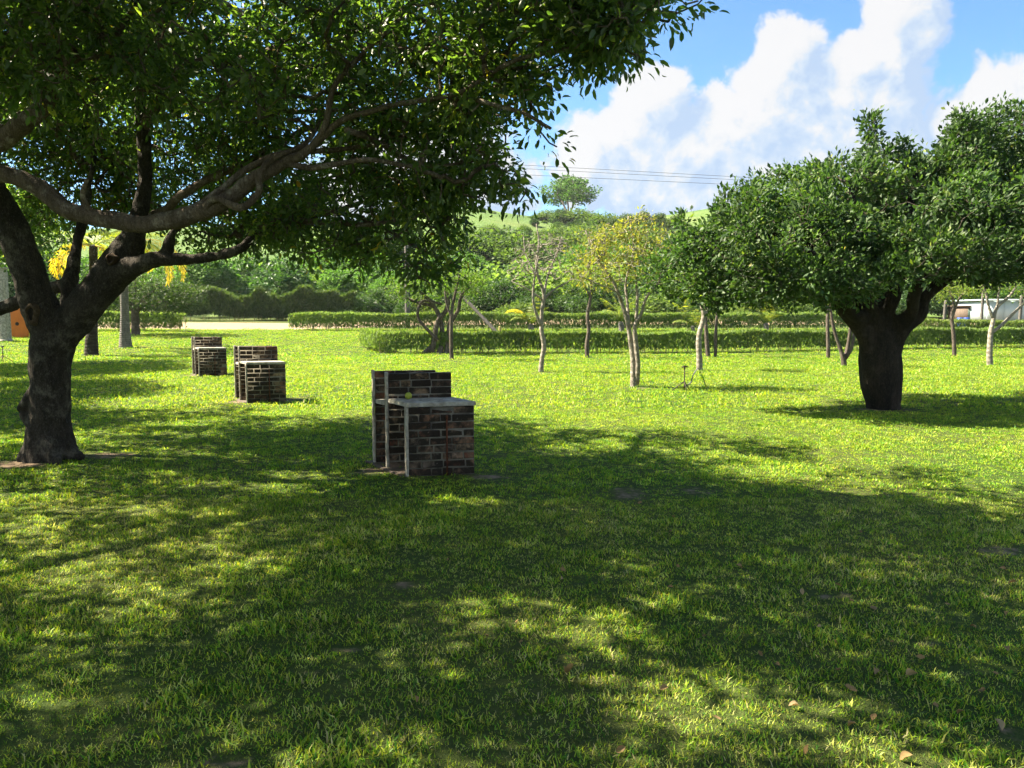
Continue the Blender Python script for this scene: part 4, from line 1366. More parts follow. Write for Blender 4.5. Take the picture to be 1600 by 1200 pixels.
hedge('tall feathery reed hedge along the far side of the sandy track', [at(90, 505, 54)[:2], at(300, 505, 54)[:2], at(420, 505, 54)[:2], at(556, 505, 54)[:2]], 1.95, 1.2, 700, 65, L=.28, ragged=.42, leafm=M_LEAF_FARD)

# ---- woodland behind: a few tree shapes, each placed many times
def proto_tree(kind, seed):
    r = np.random.default_rng(seed)
    if kind == 'broad':
        blobs = [(0, 0, 4.6, 2.4, 2.2, 1.5), (-1.6, .3, 3.8, 1.5, 1.5, 1.1), (1.7, -.2, 4.0, 1.6, 1.5, 1.1), (.3, .2, 5.7, 1.3, 1.3, .9), (-.8, -.8, 3.0, 1.2, 1.1, .8), (1.0, -1.0, 2.9, 1.1, 1.0, .7)]
        n, per, L, W, lm, h = 900, 8, .26, .17, M_LEAF_FAR, 6.4
        st = [[(0, 0, 0, .22), (.1, 0, 1.2, .17), (0, .1, 2.4, .14), (.1, 0, 4.4, .06)], [(0, 0, 2.0, .12), (-.9, .2, 3.0, .08), (-1.6, .3, 4.0, .04)], [(0, 0, 2.2, .12), (.9, -.1, 3.2, .08), (1.7, -.2, 4.2, .04)]]
    elif kind == 'loose':
        blobs = [(-1.2, 0, 4.6, 1.2, 1.2, .6), (.9, .2, 5.0, 1.5, 1.3, .7), (0, -.3, 3.7, 1.3, 1.2, .6), (1.9, 0, 4.2, .9, .9, .5), (-1.8, .2, 3.6, .9, .9, .5)]
        n, per, L, W, lm, h = 620, 7, .24, .15, M_LEAF_FAR, 5.6
        st = [[(0, 0, 0, .16), (-.1, 0, 1.5, .13), (.1, 0, 2.6, .1), (.6, .1, 3.8, .07), (1.0, .2, 4.8, .04)], [(0, 0, 2.0, .1), (-.7, 0, 3.2, .07), (-1.2, 0, 4.5, .04)], [(.4, 0, 3.2, .07), (1.3, 0, 3.8, .05), (1.9, 0, 4.3, .03)]]
    elif kind == 'shrub':
        blobs = [(0, 0, .9, 1.5, 1.3, .9), (-1.1, .2, .7, 1.0, .9, .7), (1.2, -.1, .8, 1.1, 1.0, .75), (.2, .2, 1.6, .9, .9, .6)]
        n, per, L, W, lm, h = 620, 7, .20, .12, M_LEAF_FARB, 2.1
        st = [[(0, 0, 0, .07), (.1, 0, .6, .05), (0, 0, 1.4, .03)], [(0, 0, .2, .05), (-.7, 0, .8, .03)], [(0, 0, .2, .05), (.8, 0, .9, .03)]]
    elif kind == 'lone':
        blobs = [(-2.4, 0, 3.6, 1.3, 1.2, .75), (-1.0, .2, 4.6, 1.4, 1.2, .8), (1.0, 0, 4.9, 1.5, 1.2, .8), (2.4, .2, 4.5, 1.3, 1.2, .75), (.6, -.4, 3.6, .9, .9, .4), (-3.0, 0, 2.9, .8, .8, .5), (3.1, 0, 3.6, .7, .8, .5), (-1.8, 0, 2.6, .7, .7, .4), (1.8, 0, 3.3, .7, .7, .45), (.3, 0, 5.5, .8, .8, .5), (-.6, .2, 3.2, .7, .7, .4)]
        n, per, L, W, lm, h = 640, 8, .22, .14, M_LEAF_FAR, 5.6
        st = [[(0, 0, 0, .16), (.1, 0, .9, .13), (.5, .1, 2.0, .09), (1.2, .1, 3.2, .07), (2.2, .2, 4.2, .04)], [(.1, 0, .9, .1), (-.6, 0, 2.0, .08), (-1.4, 0, 3.2, .06), (-2.4, 0, 3.6, .03)], [(.1, 0, 1.2, .09), (.2, 0, 2.6, .07), (.6, 0, 4.4, .04)], [(-.6, 0, 2.0, .07), (-.8, 0, 3.4, .05), (-1.0, 0, 4.4, .03)]]
    elif kind == 'side':
        blobs = [(0, 0, 4.2, 2.6, 2.4, 1.3), (-1.8, .3, 3.8, 1.6, 1.6, 1.0), (1.9, -.2, 3.9, 1.7, 1.6, 1.0), (.3, 1.6, 4.0, 1.6, 1.4, .9), (.2, -1.7, 3.9, 1.6, 1.4, .9)]
        n, per, L, W, lm, h = 2000, 12, .12, .07, M_LEAF_BIG, 5.6
        st = [[(0, 0, 0, .24), (.1, 0, 1.2, .17), (0, .1, 2.4, .14), (.1, 0, 4.0, .06)], [(0, 0, 1.8, .12), (-.9, .2, 2.9, .08), (-1.8, .3, 3.6, .04)], [(0, 0, 1.9, .12), (.9, -.1, 3.0, .08), (1.8, -.2, 3.8, .04)]]
    else:
        blobs = [(0, 0, 2.2, 1.9, 1.7, 1.5), (-1.3, .2, 1.6, 1.3, 1.2, 1.2), (1.4, 0, 1.7, 1.4, 1.2, 1.2), (.3, 0, 3.4, 1.1, 1.1, .8)]
        n, per, L, W, lm, h = 850, 8, .22, .13, M_LEAF_FARD, 4.0
        st = [[(0, 0, 0, .14), (0, 0, 1.0, .11), (.1, 0, 3.0, .05)], [(0, 0, .6, .08), (-1.2, .2, 1.6, .04)], [(0, 0, .6, .08), (1.3, 0, 1.8, .04)]]
    nodes, mb = [], MB()
    for p in st:
        q = catmull(np.array(p, float), 4)
        mb.tube(q, 7, True, .1)
        nodes.append(q[len(q) // 3:])
    C, _ = blob_points(r, blobs, n, .5, .4, 1.1)
    A, B, la, lb, T = attach(np.vstack(nodes)[:, :3], C, 0, r)
    keep = la > 1.5
    V, q = segs_mesh(A[keep], B[keep], np.minimum(.012 * la[keep] ** .5, .07), np.minimum(.012 * lb[keep] ** .5, .07), 3)
    mb.add(V, q)
    trunk = mb.mesh('trunk', M_BARK_GREY, True)
    V, Fc, a = cluster_leaves(r, C, T, per, .3, L, W, .5, .05, .7, 2)
    return trunk, mesh_np('crown', V, [Fc], lm, {'rnd': a}), h


PROTO = {k: [proto_tree(k, 100 + 7 * i + j) for j in range(2 if k in ('broad', 'shrub', 'thicket') else 1)] for i, k in enumerate(('broad', 'loose', 'shrub', 'thicket', 'lone', 'side'))}


def wood(kind, u, Y, vtop, label, wide=1.0, group='woodland trees behind the hedges', name=None, var=None):
    tr, cr, h = PROTO[kind][random.randrange(len(PROTO[kind])) if var is None else var]
    p = at(u, 490, Y)
    z = ground_z(p[0], p[1])
    top = at(u, vtop, Y)[2]
    k = max((top - z) / h, .2)
    nm = name or {'broad': 'woodland_tree', 'loose': 'airy_tree', 'lone': 'hilltop_tree', 'shrub': 'shrub', 'thicket': 'thicket_bush'}[kind]
    t = empty(nm, (p[0], p[1], z - .05), label, 'shrub' if kind in ('shrub', 'thicket') else 'tree', group, rz=random.uniform(0, 6.28))
    t.scale = (k * wide, k * wide, k)
    a = obj('trunk', tr, t)
    b = obj('crown', cr, t)
    tag(b, kind='stuff')
    return t


wood('lone', 888, 160, 280, 'lone spreading tree standing out against the sky on the hilltop', 1.5, None, var=0)
wood('shrub', 660, 57, 466, 'round pale green shrub glowing behind the rear hedge', 1.3, None)


def mass(name, label, spots):
    """a wood or thicket that reads as one mass: (kind, u, depth, photo row of the top, widening)"""
    by = {}
    for (k, u, Y, vt, wd) in spots:
        j = random.randrange(len(PROTO[k]))
        p = at(u, 490, Y)
        z = ground_z(p[0], p[1])
        kk = max((at(u, vt, Y)[2] - z) / PROTO[k][j][2], .25)
        by.setdefault((k, j), []).append((p[0], p[1], z - .1, kk * wd, kk))
    Vs, Fs, As, Ms, off = [], [], [], [], 0
    for (k, j), L in by.items():
        tr, cr, h = PROTO[k][j]
        for part in (cr, tr):
            n = len(part.vertices)
            co = np.zeros(n * 3, np.float32)
            part.vertices.foreach_get('co', co)
            co = co.reshape(-1, 3)
            nt_ = len(part.polygons)
            ls = np.zeros(len(part.loops), np.int32)
            part.loops.foreach_get('vertex_index', ls)
            tot = np.zeros(nt_, np.int32)
            part.polygons.foreach_get('loop_total', tot)
            if 'rnd' in part.attributes:
                rn = np.zeros(n, np.float32)
                part.attributes['rnd'].data.foreach_get('value', rn)
            else:
                continue
            f = ls.reshape(-1, 3)
            for (x, y, z, sw, sh) in L:
                a = random.uniform(0, 6.283)
                ca, sa = math.cos(a), math.sin(a)
                Vs.append(np.stack([(co[:, 0] * ca - co[:, 1] * sa) * sw + x, (co[:, 0] * sa + co[:, 1] * ca) * sw + y, co[:, 2] * sh + z], 1))
                Fs.append(f + off)
                As.append(np.clip(rn * .7 + random.uniform(0, .3), 0, 1))
                off += n
        mat = PROTO[k][j][1].materials[0]
        Ms.append((mat, sum(len(f) for f in Fs)))
    me = mesh_np(name, np.vstack(Vs), [np.vstack(Fs)], None, {'rnd': np.concatenate(As)})
    idx = np.zeros(len(me.polygons), np.int32)
    prev = 0
    for i, (m_, end) in enumerate(Ms):
        me.materials.append(m_)
        idx[prev:end] = i
        prev = end
    me.polygons.foreach_set('material_index', idx)
    o = obj(name, me)
    tag(o, label, 'wood', kind='stuff')


rw = random.Random(4)
row = lambda kinds, u0, u1, du, y0, y1, v0, v1, wd: [(rw.choice(kinds), u + rw.uniform(-du, du) * .4, rw.uniform(y0, y1), rw.uniform(v0, v1), wd * rw.uniform(.85, 1.2)) for u in np.arange(u0, u1, du)]
mass('thicket', 'dark continuous thicket behind the rear hedge', row(['thicket'], 430, 1480, 40, 56, 62, 436, 462, 1.35) + row(['thicket', 'shrub'], 430, 1480, 70, 54, 56, 462, 474, 1.3))
mass('woodland', 'belt of light green woodland at the foot of the hill', row(['broad', 'thicket'], -40, 460, 58, 60, 70, 385, 415, 1.15) + row(['broad', 'broad', 'thicket'], 450, 1300, 38, 68, 84, 378, 412, 1.25) + row(['broad'], 1380, 1660, 40, 60, 72, 420, 438, 1.1) + row(['shrub', 'broad'], 450, 1300, 42, 64, 70, 410, 432, 1.3))
mass('hillside_bush', 'bright bushy growth scattered up the grassy hillside', row(['shrub', 'shrub', 'thicket'], 520, 1200, 26, 86, 104, 362, 388, 1.5) + row(['shrub'], 640, 930, 22, 104, 125, 350, 368, 1.5) + row(['shrub', 'thicket'], 660, 1180, 40, 125, 160, 338, 352, 1.2) + [('thicket', 868, 150, 336, 1.2), ('thicket', 905, 146, 342, 1.4), ('shrub', 850, 140, 344, 1.4), ('broad', 925, 140, 344, 1.3), ('shrub', 858, 154, 329, 1.7), ('thicket', 876, 152, 327, 1.7), ('shrub', 900, 152, 329, 1.8), ('shrub', 925, 150, 333, 1.8), ('shrub', 945, 148, 336, 1.7), ('shrub', 838, 152, 334, 1.7), ('thicket', 890, 138, 348, 1.4), ('shrub', 945, 136, 348, 1.4), ('broad', 870, 128, 352, 1.3), ('broad', 915, 124, 356, 1.3)] + row(['broad', 'thicket', 'broad'], 560, 960, 30, 88, 112, 354, 376, 1.3))
mass('grove', 'dark grove of trees below the hill crest', [('thicket', u, Y, v, 1.2) for (u, Y, v) in [(955, 126, 340), (975, 130, 334), (1000, 132, 331), (1025, 130, 334), (1050, 128, 338), (1070, 124, 347), (985, 118, 350), (1030, 116, 354), (1010, 120, 346), (940, 122, 350)]])
for i, (u, v0) in enumerate([(1077, 321), (1102, 316)]):
    wood('lone', u, 168, v0, ['tiny tree dotting the hill crest, farther from the wide crown', 'tiny tree dotting the hill crest, nearer the wide crown'][i], .5, 'tiny trees on the hill crest', 'crest_tree')

# shade trees just off the side of the lawn (their crowns edge into view and their shade streaks the grass)
for (x, y, k, w, lab) in [(-14.0, 16.6, 1.0, 1.0, 'leafy tree at the lawn side behind the forked trunk'), (-17.5, 23.0, 1.15, 1.1, 'leafy tree at the lawn side near the orange panel'), (-12.4, 12.2, .95, 1.0, 'leafy tree at the lawn side closest to the forked trunk')]:
    tr, cr, h = PROTO['side'][0]
    t = empty('shade_tree', (x, y, 0), lab, 'tree', 'trees along the lawn side', rz=x)
    t.scale = (k * w, k * w, k)
    obj('trunk', tr, t)
    tag(obj('crown', cr, t), kind='stuff')


# ------------------------------------------------------------------ brick barbecue stands
def brick_mesh(L, r):
    bm = bmesh.new()
    bmesh.ops.create_cube(bm, size=1)
    for v in bm.verts:
        v.co = Vector((v.co.x * L, v.co.y * .106, v.co.z * .0635)) + Vector(r.uniform(-.003, .003, 3))
    bmesh.ops.bevel(bm, geom=bm.edges[:], offset=.005, segments=1, affect='EDGES')
    me = bpy.data.meshes.new('brick')
    bm.to_mesh(me)
    bm.free()
    me.materials.append(M_BRICK)
    return me


rb = np.random.default_rng(77)
COURSE = .0765
W_BB = .66
FULL = [brick_mesh(.207, rb) for _ in range(5)]
HALF = [brick_mesh(.096, rb) for _ in range(4)]
SKEW = -.36


def barbecue(label, corner, rz, seed):
    """three parallel brick walls; the front bay carries a slab, the rear bay the hearth; plastered wall ends face one side"""
    r = np.random.default_rng(seed)
    t = empty('brick_barbecue', corner, label, 'barbecue', 'brick barbecue stands on the lawn', rz)
    walls = [(0.055, 9), (.50, 13), (.83, 13)]
    for wi, (yc, nc) in enumerate(walls):
        x0 = SKEW * yc
        H = nc * COURSE
        MB().box((x0 + W_BB / 2, yc, H / 2 - .04), (W_BB - .012, .092, H + .066)).build('mortar_core', M_MORTAR, t)
        for c in range(nc):
            z = c * COURSE + COURSE / 2
            x = x0
            left = W_BB
            first = True
            while left > .02:
                L = r.choice([.22, .22, .22, .165, .11]) + r.normal(0, .006)
                if first:
                    L = .11 + r.normal(0, .01) if c % 2 else .22 + r.normal(0, .008)
                if left - L < .08:
                    L = left
                first = False
                full = L > .15
                me = (FULL if full else HALF)[r.integers(0, 5 if full else 4)]
                b = obj('brick', me, t)
                b.location = (x + L / 2, yc + r.normal(0, .0035), z + r.normal(0, .0018))
                b.rotation_euler = (r.normal(0, .015), math.pi * r.integers(0, 2), r.normal(0, .010))
                b.scale = ((L - .013) / (.207 if full else .096), 1, r.uniform(.94, 1.05))
                x += L
                left -= L
        # plastered end facing the open side
        e = MB()
        n = 16
        zz = np.linspace(-.05, H + .004, n)
        V = []
        for k in range(n):
            w_, d_ = .030 + r.normal(0, .002), .059 + r.normal(0, .0022)
            cx, cyy = x0 - .013 + r.normal(0, .0012), yc + r.normal(0, .0012)
            V += [(cx - w_ / 2, cyy - d_ * .8, zz[k]), (cx - w_ / 2 + .007, cyy - d_, zz[k]), (cx + w_ / 2, cyy - d_, zz[k]), (cx + w_ / 2, cyy + d_, zz[k]), (cx - w_ / 2 + .007, cyy + d_, zz[k]), (cx - w_ / 2, cyy + d_ * .8, zz[k])]
        q = [(i * 6 + j, i * 6 + (j + 1) % 6, (i + 1) * 6 + (j + 1) % 6, (i + 1) * 6 + j) for i in range(n - 1) for j in range(6)]
        e.add(V, q, [(n * 6 - 6, n * 6 - 5, n * 6 - 4, n * 6 - 3), (n * 6 - 6, n * 6 - 3, n * 6 - 2, n * 6 - 1)])
        e.build('plaster_edge', M_CONC_PALE, t)

    def slab(name, y0, y1, z0, z1, xa, xb, mat):
        V = []
        for z in (z0, z1):
            for (x, y) in ((xa + SKEW * y0, y0), (xb + SKEW * y0, y0), (xb + SKEW * y1, y1), (xa + SKEW * y1, y1)):
                V.append((x + r.normal(0, .002), y + r.normal(0, .002), z))
        bm = bmesh.new()
        vs = [bm.verts.new(v) for v in V]
        for f in ((3, 2, 1, 0), (4, 5, 6, 7), (0, 1, 5, 4), (1, 2, 6, 5), (2, 3, 7, 6), (3, 0, 4, 7)):
            bm.faces.new([vs[i] for i in f])
        bmesh.ops.bevel(bm, geom=bm.edges[:], offset=.006, segments=2, affect='EDGES')
        me = bpy.data.meshes.new(name)
        bm.to_mesh(me)
        bm.free()
        me.materials.append(mat)
        obj(name, me, t)
    slab('counter_slab', -.015, .44, 9 * COURSE + .001, 9 * COURSE + .044, -.03, W_BB - .012, M_CONC)
    slab('hearth_slab', .56, .765, 8.5 * COURSE, 8.5 * COURSE + .045, -.02, W_BB, M_CONC)
    slab('footing', .02, .90, -.06, .012, -.09, .30, M_MUDWALL)
    # rusted iron strip let into the front wall
    MB().box((.36, -.004, .30), (.016, .014, .60)).box((.36, -.010, .58), (.022, .012, .03)).build('iron_strip', M_RUST, t)
    return t


c1 = GP(642, 745)
BB_ROT = R(13)
barbecue('nearest brick barbecue stand with a small ball on its slab', c1, BB_ROT, 1)
barbecue('middle brick barbecue stand of the receding line', GP(389, 630), BB_ROT, 2)
barbecue('farthest brick barbecue stand, next to the sandy track', GP(313.5, 588), BB_ROT, 3)


def on_bb(corner, x, y, z):
    ca, sa = math.cos(BB_ROT), math.sin(BB_ROT)
    x += SKEW * y
    return (corner[0] + x * ca - y * sa, corner[1] + x * sa + y * ca, corner[2] + z)


def ball(loc, rad):
    bm = bmesh.new()
    bmesh.ops.create_uvsphere(bm, u_segments=24, v_segments=16, radius=rad)
    for v in bm.verts:                       # a shallow seam and a slightly squashed, dented skin
        a = math.atan2(v.co.y, v.co.x)
        seam = abs(v.co.z / rad - .45 * math.sin(2 * a))
        v.co *= 1 - (.03 if seam < .12 else 0) - .01 * random.random()
        v.co.z *= .97
    me = bpy.data.meshes.new('ball')
    bm.to_mesh(me)
    bm.free()
    for p in me.polygons:
        p.use_smooth = True
    me.materials.append(M_BALL)
    o = obj('ball', me)
    o.location = loc
    tag(o, 'small yellow green ball resting on the concrete barbecue slab', 'ball')


ball(on_bb(c1, .14, .34, 9 * COURSE + .042 + .036), .037)

# ------------------------------------------------------------------ posts, wires, sprinklers, far buildings
def post(name, label, cat, path, mat, group=None, sides=9):
    o = path[0][:3]
    mb = MB().tube(local(catmull(np.array(path, float), 6), o), sides, True, .04)
    ob = mb.build(name, mat, None, True)
    ob.location = [float(k) for k in o]
    return tag(ob, label, cat, group)


pb = at(637, 517, 45)
PZ = ground_z(pb[0], pb[1])
tp = empty('utility_pole', (pb[0], pb[1], PZ), 'upright wooden utility pole behind the near hedge corner', 'pole')
MB().tube(catmull(np.array([(0, 0, -.1, .15), (0, 0, 4, .13), (0, 0, 9.8, .11)]), 6), 10, True, .03).build('shaft', M_POLE, tp, True)
MB().box((0, 0, 9.4), (.12, 2.4, .12)).build('crossarm', M_POLE, tp)
post('leaning_pole', 'leaning timber pole slanting down behind the near hedge', 'pole', [(*at(783, 527, 38), .10), (*at(752, 494, 38.5), .09), (*at(722, 462, 39), .085), (*at(690, 428, 39.5), .08)], M_POLE)
y0 = at(781, 524, 37)
post('marker_post', 'short yellowish post at the foot of the leaning pole', 'post', [(y0[0], y0[1], ground_z(y0[0], y0[1]) - .05, .06), (y0[0], y0[1], ground_z(*y0[:2]) + .4, .06), (y0[0], y0[1], at(781, 510, 37)[2], .055)], simple_mat('yellow_post', (.42, .36, .14), (.3, .26, .1), 10))


def wire(label, pts):
    P = catmull(np.array([(*p, .013) for p in pts], float), 12)
    o = P[0, :3].copy()
    ob = MB().tube(local(P, o), 4).build('power_line', M_WIRE)
    ob.location = [float(k) for k in o]
    tag(ob, label, 'power line', 'power lines crossing the sky')


for lab, ys in [('uppermost of the three power lines crossing the sky', [(500, 240), (820, 258), (1200, 279), (1500, 296), (1900, 318)]), ('middle of the three power lines crossing the sky', [(500, 246), (820, 263.5), (1200, 283.5), (1500, 300), (1900, 322)]),
                ('lowest of the three power lines crossing the sky', [(500, 256), (820, 273), (1200, 291), (1500, 305), (1900, 325)])]:
    wire(lab, [at(u, v, 60 + (u - 500) * .004) for u, v in ys])
wire('single dark cable low against the hillside trees', [at(600, 343, 55), at(770, 357, 57), at(880, 366, 59), at(1050, 378, 62)])


def sprinkler(label, base, head_px, hose=None, legs=((-20, 6), (12, 8), (2, -9))):
    t = empty('lawn_sprinkler', base, label, 'sprinkler', 'tripod sprinklers on the lawn')
    Y = base[1]
    top = at(head_px[0], head_px[1], Y) - base
    hub = np.array((0, 0, top[2] * .42))
    MB().tube(np.array([(0, 0, -.02, .012), (*hub, .012), (0, 0, top[2], .011)]), 8).build('riser', M_IRON, t)
    for (dx, dy) in legs:
        MB().tube(np.array([(*hub, .010), (dx / F * Y * .55, dy / F * Y * .55, hub[2] * .45, .010), (dx / F * Y, dy / F * Y, -.01, .010)]), 6).build('leg', M_IRON, t)
    h = MB().tube(np.array([(-.06, 0, top[2] + .005, .012), (0, 0, top[2] + .02, .02), (.07, 0, top[2] + .01, .010)]), 8).box((0, 0, top[2] - .02), (.03, .03, .04))
    h.build('nozzle', M_IRON, t)
    if hose is not None:
        q = catmull(np.array([(*(np.array(p) - base), .014) for p in hose]), 8)
        MB().tube(q, 7).build('hose', M_HOSE, t, True)


sb = GP(1069, 612)
h1 = GP(1091, 578)
sprinkler('tripod lawn sprinkler with grey hose near the curved pale trunk', sb, (1069, 574), [sb + (.02, 0, .12), (sb + (.12, .05, .16)), at(1080, 596, sb[1] + .5), at(1084, 584, sb[1] + .9), h1 + (-.02, -.05, .06), h1 + (.05, .1, .01)])
s2 = GP(5, 566)
sprinkler('tripod lawn sprinkler in front of the orange panel', s2, (4, 542))

# orange panel and concrete post
ob_ = GP(20, 528)
t = empty('orange_panel', ob_, 'bright orange wall panel with round dark porthole', 'panel')
hgt = at(28, 478, ob_[1])[2] - ob_[2]
wid = .95
bm = bmesh.new()
prof = [(-1.6, 0), (wid * .78, 0), (wid * .74, hgt * .94), (wid * .60, hgt), (-1.6, hgt)]
fv = [bm.verts.new((x, 0, z)) for x, z in prof]
f0 = bm.faces.new(fv)
ex = bmesh.ops.extrude_face_region(bm, geom=[f0])
for v in [g for g in ex['geom'] if isinstance(g, bmesh.types.BMVert)]:
    v.co.y += .14
bmesh.ops.recalc_face_normals(bm, faces=bm.faces[:])
bmesh.ops.bevel(bm, geom=bm.edges[:], offset=.02, segments=2, affect='EDGES')
me = bpy.data.meshes.new('panel')
bm.to_mesh(me)
bm.free()
me.materials.append(M_ORANGE)
obj('panel_body', me, t)
ang = np.linspace(0, 2 * math.pi, 21)[:-1]
pc = at(27, 506, ob_[1]) - ob_
mbp = MB()
for k_, (r0, y_) in enumerate([(.085, -.004), (.085, -.03), (.055, -.03), (.05, -.012), (.001, -.010)]):
    mbp.V.append(np.stack([pc[0] + np.cos(ang) * r0, np.full(20, y_), pc[2] + np.sin(ang) * r0], 1))
    mbp.A.append(np.zeros(20))
mbp.F = [np.array([(i * 20 + j, i * 20 + (j + 1) % 20, (i + 1) * 20 + (j + 1) % 20, (i + 1) * 20 + j) for i in range(4) for j in range(20)])]
mbp.build('porthole', M_IRON, t)

cp = GP(9, 534)
t = empty('concrete_post', cp, 'pale grey concrete post beside the orange panel', 'post')
hp = at(9, 420, cp[1])[2] - cp[2]
V = []
for z, s_ in ((-.1, .19), (hp * .5, .18), (hp, .17)):
    for a in range(8):
        an = a * math.pi / 4 + math.pi / 8
        V.append((np.sign(math.cos(an)) * s_ * (1 if abs(math.cos(an)) > .5 else .86), np.sign(math.sin(an)) * s_ * (1 if abs(math.sin(an)) > .5 else .86), z))
q = [(i * 8 + j, i * 8 + (j + 1) % 8, (i + 1) * 8 + (j + 1) % 8, (i + 1) * 8 + j) for i in range(2) for j in range(8)]
obj('post_shaft', mesh_np('post_shaft', np.array(V), [np.array(q)], M_CONC), t)
MB().box((0, 0, hp + .03), (.42, .42, .07)).build('post_cap', M_CONC, t)
MB().box((0, 0, .05), (.44, .44, .12)).build('post_foot', M_CONC, t)


# far buildings
def far_house():
    Y = 52.0
    a, b = at(1541, 500, Y), at(1700, 500, Y)
    z0 = ground_z(a[0], Y)
    zt = at(1541, 470, Y)[2]
    t = empty('panelled_building', (a[0], Y, z0), 'pale white panelled building glimpsed behind the forked young tree', 'building')
    w, h = b[0] - a[0], zt - z0
    n = 6
    for i in range(n):
        MB().box((w * (i + .5) / n, .02 * (i % 2), h / 2), (w / n - .03, .12, h)).build('wall_panel', M_PALEWALL, t)
    MB().box((w / 2, 2.0, h / 2 - .02), (w - .1, 3.7, h - .1)).build('wall', M_PALEWALL, t)
    MB().box((w / 2, 1.9, h + .06), (w + .3, 4.4, .10)).build('roof', M_PALEWALL, t)
    wn = MB().box((w * .55, -.07, h * .62), (.9, .05, .5)).build('window', M_WINDOW, t)
    MB().box((w * .55, -.10, h * .62), (.03, .03, .5)).build('frame', M_PALEWALL, wn)
    Y2 = 54.0
    a, b = at(1511, 500, Y2), at(1548, 500, Y2)
    z0 = ground_z(a[0], Y2)
    zt = at(1511, 479, Y2)[2]
    w, h = b[0] - a[0], zt - z0
    t = empty('brown_shed', (a[0], Y2, z0), 'small brown walled shed with dark green door', 'shed')
    MB().box((w / 2, 1.2, h / 2), (w, 2.4, h)).build('wall', M_MUDWALL, t)
    MB().box((w / 2, 1.2, h + .05), (w + .3, 2.8, .08)).build('roof', M_MUDWALL, t)
    d = MB().box((w * .30, -.03, h * .43), (w * .56, .06, h * .84)).build('door', M_SHED, t)
    MB().box((w * .46, -.08, h * .42), (.04, .05, .12)).build('handle', M_IRON, d)
    # low stretches of brick wall seen through the thicket
    for (u, lab) in ((1175, 'low pink brick pier peeping over the rear hedge'), (1137, 'smaller brick pier peeping over the rear hedge near the curved trunk')):
        p = at(u, 495, 50)
        z = ground_z(p[0], 50)
        pr = empty('brick_pier', (p[0], 50, z), lab, 'pier', 'brick piers behind the rear hedge')
        ph = at(u, 491, 50)[2] - z
        MB().box((0, 0, ph / 2), (.42, .42, ph)).build('shaft', M_BRICK, pr)
        MB().box((0, 0, ph + .03), (.50, .50, .07)).build('cap', M_CONC, pr)


far_house()


def drum(u, lab):
    p = at(u, 505, 46)
    z = ground_z(p[0], 46)
    prof = [(.0, 0), (.27, 0), (.29, .04), (.28, .28), (.30, .30), (.28, .33), (.28, .57), (.30, .60), (.28, .62), (.285, .86), (.27, .9), (.24, .9), (.23, .87), (0, .87)]
    n = 20
    an = np.linspace(0, 2 * math.pi, n, endpoint=False)
    V = np.vstack([np.stack([np.cos(an) * max(r_, .002), np.sin(an) * max(r_, .002), np.full(n, z_)], 1) for r_, z_ in prof])
    V = V * .62
    q = np.array([(i * n + j, i * n + (j + 1) % n, (i + 1) * n + (j + 1) % n, (i + 1) * n + j) for i in range(len(prof) - 1) for j in range(n)])
    o = obj('blue_drum', mesh_np('blue_drum', V, [q], M_BLUE, None, True))
    o.location = (float(p[0]), 46, z)
    tag(o, lab, 'drum', 'blue drums by the shed')


drum(1500, 'blue plastic drum farther from the shed door')
drum(1510, 'blue plastic drum closer to the shed door')
for (u, v, Y, lab) in ((1534, 448, 44, 'slim grey post behind the hedge before the brown shed'), (1594, 462, 43, 'slim pale post before the white panelled building'), (1476, 470, 44, 'thick pale stump post left of the blue drums')):
    p = at(u, 490, Y)
    z = ground_z(p[0], Y)
    post('fence_post', lab, 'post', [(p[0], Y, z - .1, .09), (p[0], Y, z + .8, .085), (p[0] + .02, Y, at(u, v, Y)[2], .08)], M_POLE, 'posts near the far buildings')

# ------------------------------------------------------------------ fallen leaves
def dead_leaf_mesh(r):
    n = 7
    t = np.linspace(0, 1, n)
    w = .32 * np.sin(t * math.pi) ** .8 * (1 - .25 * t) + .01
    cup = r.uniform(.3, 1.1)
    bend = r.uniform(-.8, 1.2)
    V = []
    for i in range(n):
        z = bend * (t[i] - .5) ** 2
        V += [(t[i] - .5, -w[i], z + cup * w[i] + r.normal(0, .02)), (t[i] - .5, 0, z), (t[i] - .5, w[i], z + cup * w[i] * r.uniform(.5, 1.4))]
    q = []
    for i in range(n - 1):
        for j in range(2):
            q.append((i * 3 + j, i * 3 + j + 1, i * 3 + j + 4, i * 3 + j + 3))
    return mesh_np('fallen_leaf', np.array(V), [np.array(q)], M_DEADLEAF, {'rnd': np.full(len(V), r.uniform())})


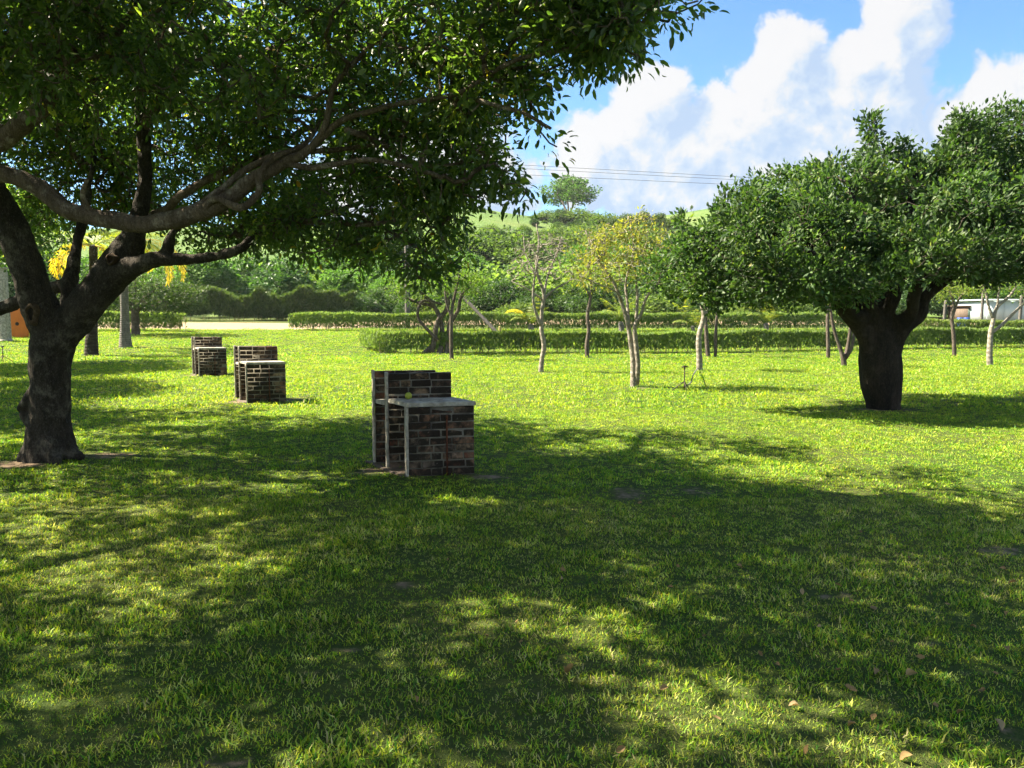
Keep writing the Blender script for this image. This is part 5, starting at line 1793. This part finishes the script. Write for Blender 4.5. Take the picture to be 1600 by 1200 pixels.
rl = np.random.default_rng(5)
DL = [dead_leaf_mesh(rl) for _ in range(7)]
spots = [(890, 1056, 1.5), (1052, 812, 1.1), (1048, 834, 1), (908, 818, .9), (880, 895, 1.1), (878, 910, .8), (808, 977, .9), (815, 1010, .7), (1060, 890, .8), (1048, 922, .8), (1037, 1083, 1), (1155, 890, 1.1), (1253, 930, .9), (1310, 920, 1), (1330, 945, .8), (1365, 958, 1.1),
         (1420, 876, .8), (1567, 894, 1), (1581, 915, .9), (1573, 965, .9), (1305, 1010, .9), (1310, 1055, 1), (1328, 1085, 1.1), (1188, 1028, .9), (1215, 1045, .8), (1371, 1057, 1), (1424, 1062, 1.1), (1438, 1033, .9), (1536, 1088, 1.2), (1555, 1060, .9), (1365, 1128, 1), (1415, 1192, 1),
         (1330, 1140, .8), (1560, 1140, 1), (735, 930, .7), (700, 880, .7), (760, 1000, .7), (1100, 1000, .8), (970, 1180, .9), (650, 1100, .8), (1240, 1110, .8), (1480, 950, .8), (1190, 800, .8), (1000, 790, .9), (1345, 835, .7), (560, 980, .7), (1500, 1120, .9), (1280, 985, .8),
         (1120, 1130, .7), (1395, 1010, .8), (1460, 1110, .8), (1260, 1180, .9), (1575, 1020, .9), (1520, 985, .8)]
for i, (u, v, k) in enumerate(spots):
    p = GP(u, v)
    o = obj('fallen_leaf', DL[i % len(DL)])
    o.location = (float(p[0]), float(p[1]), float(p[2]) + .022)
    o.rotation_euler = (rl.normal(0, .5), rl.normal(0, .5), rl.uniform(0, 6.28))
    s_ = .046 * k * rl.uniform(.7, 1.2)
    o.scale = (s_, s_, s_)
    tag(o, 'largest dry brown leaf lying on the shaded grass' if i == 0 else 'small dry brown leaf fallen on the lawn', 'leaf', None if i == 0 else 'fallen leaves scattered on the lawn')


# ------------------------------------------------------------------ thin summer haze over the whole place
def build_haze():
    m, N, out = mat_new('haze_air')
    v = N.n('ShaderNodeVolumePrincipled')
    v.inputs['Color'].default_value = (.93, .96, 1.0, 1)
    v.inputs['Density'].default_value = .0002
    v.inputs['Anisotropy'].default_value = .35
    m.node_tree.links.new(v.outputs[0], out.inputs['Volume'])
    o = MB().box((0, 350, 17), (1240, 1160, 40)).build('haze', m)
    tag(o, 'thin bright summer haze in the air', kind='stuff')


build_haze()
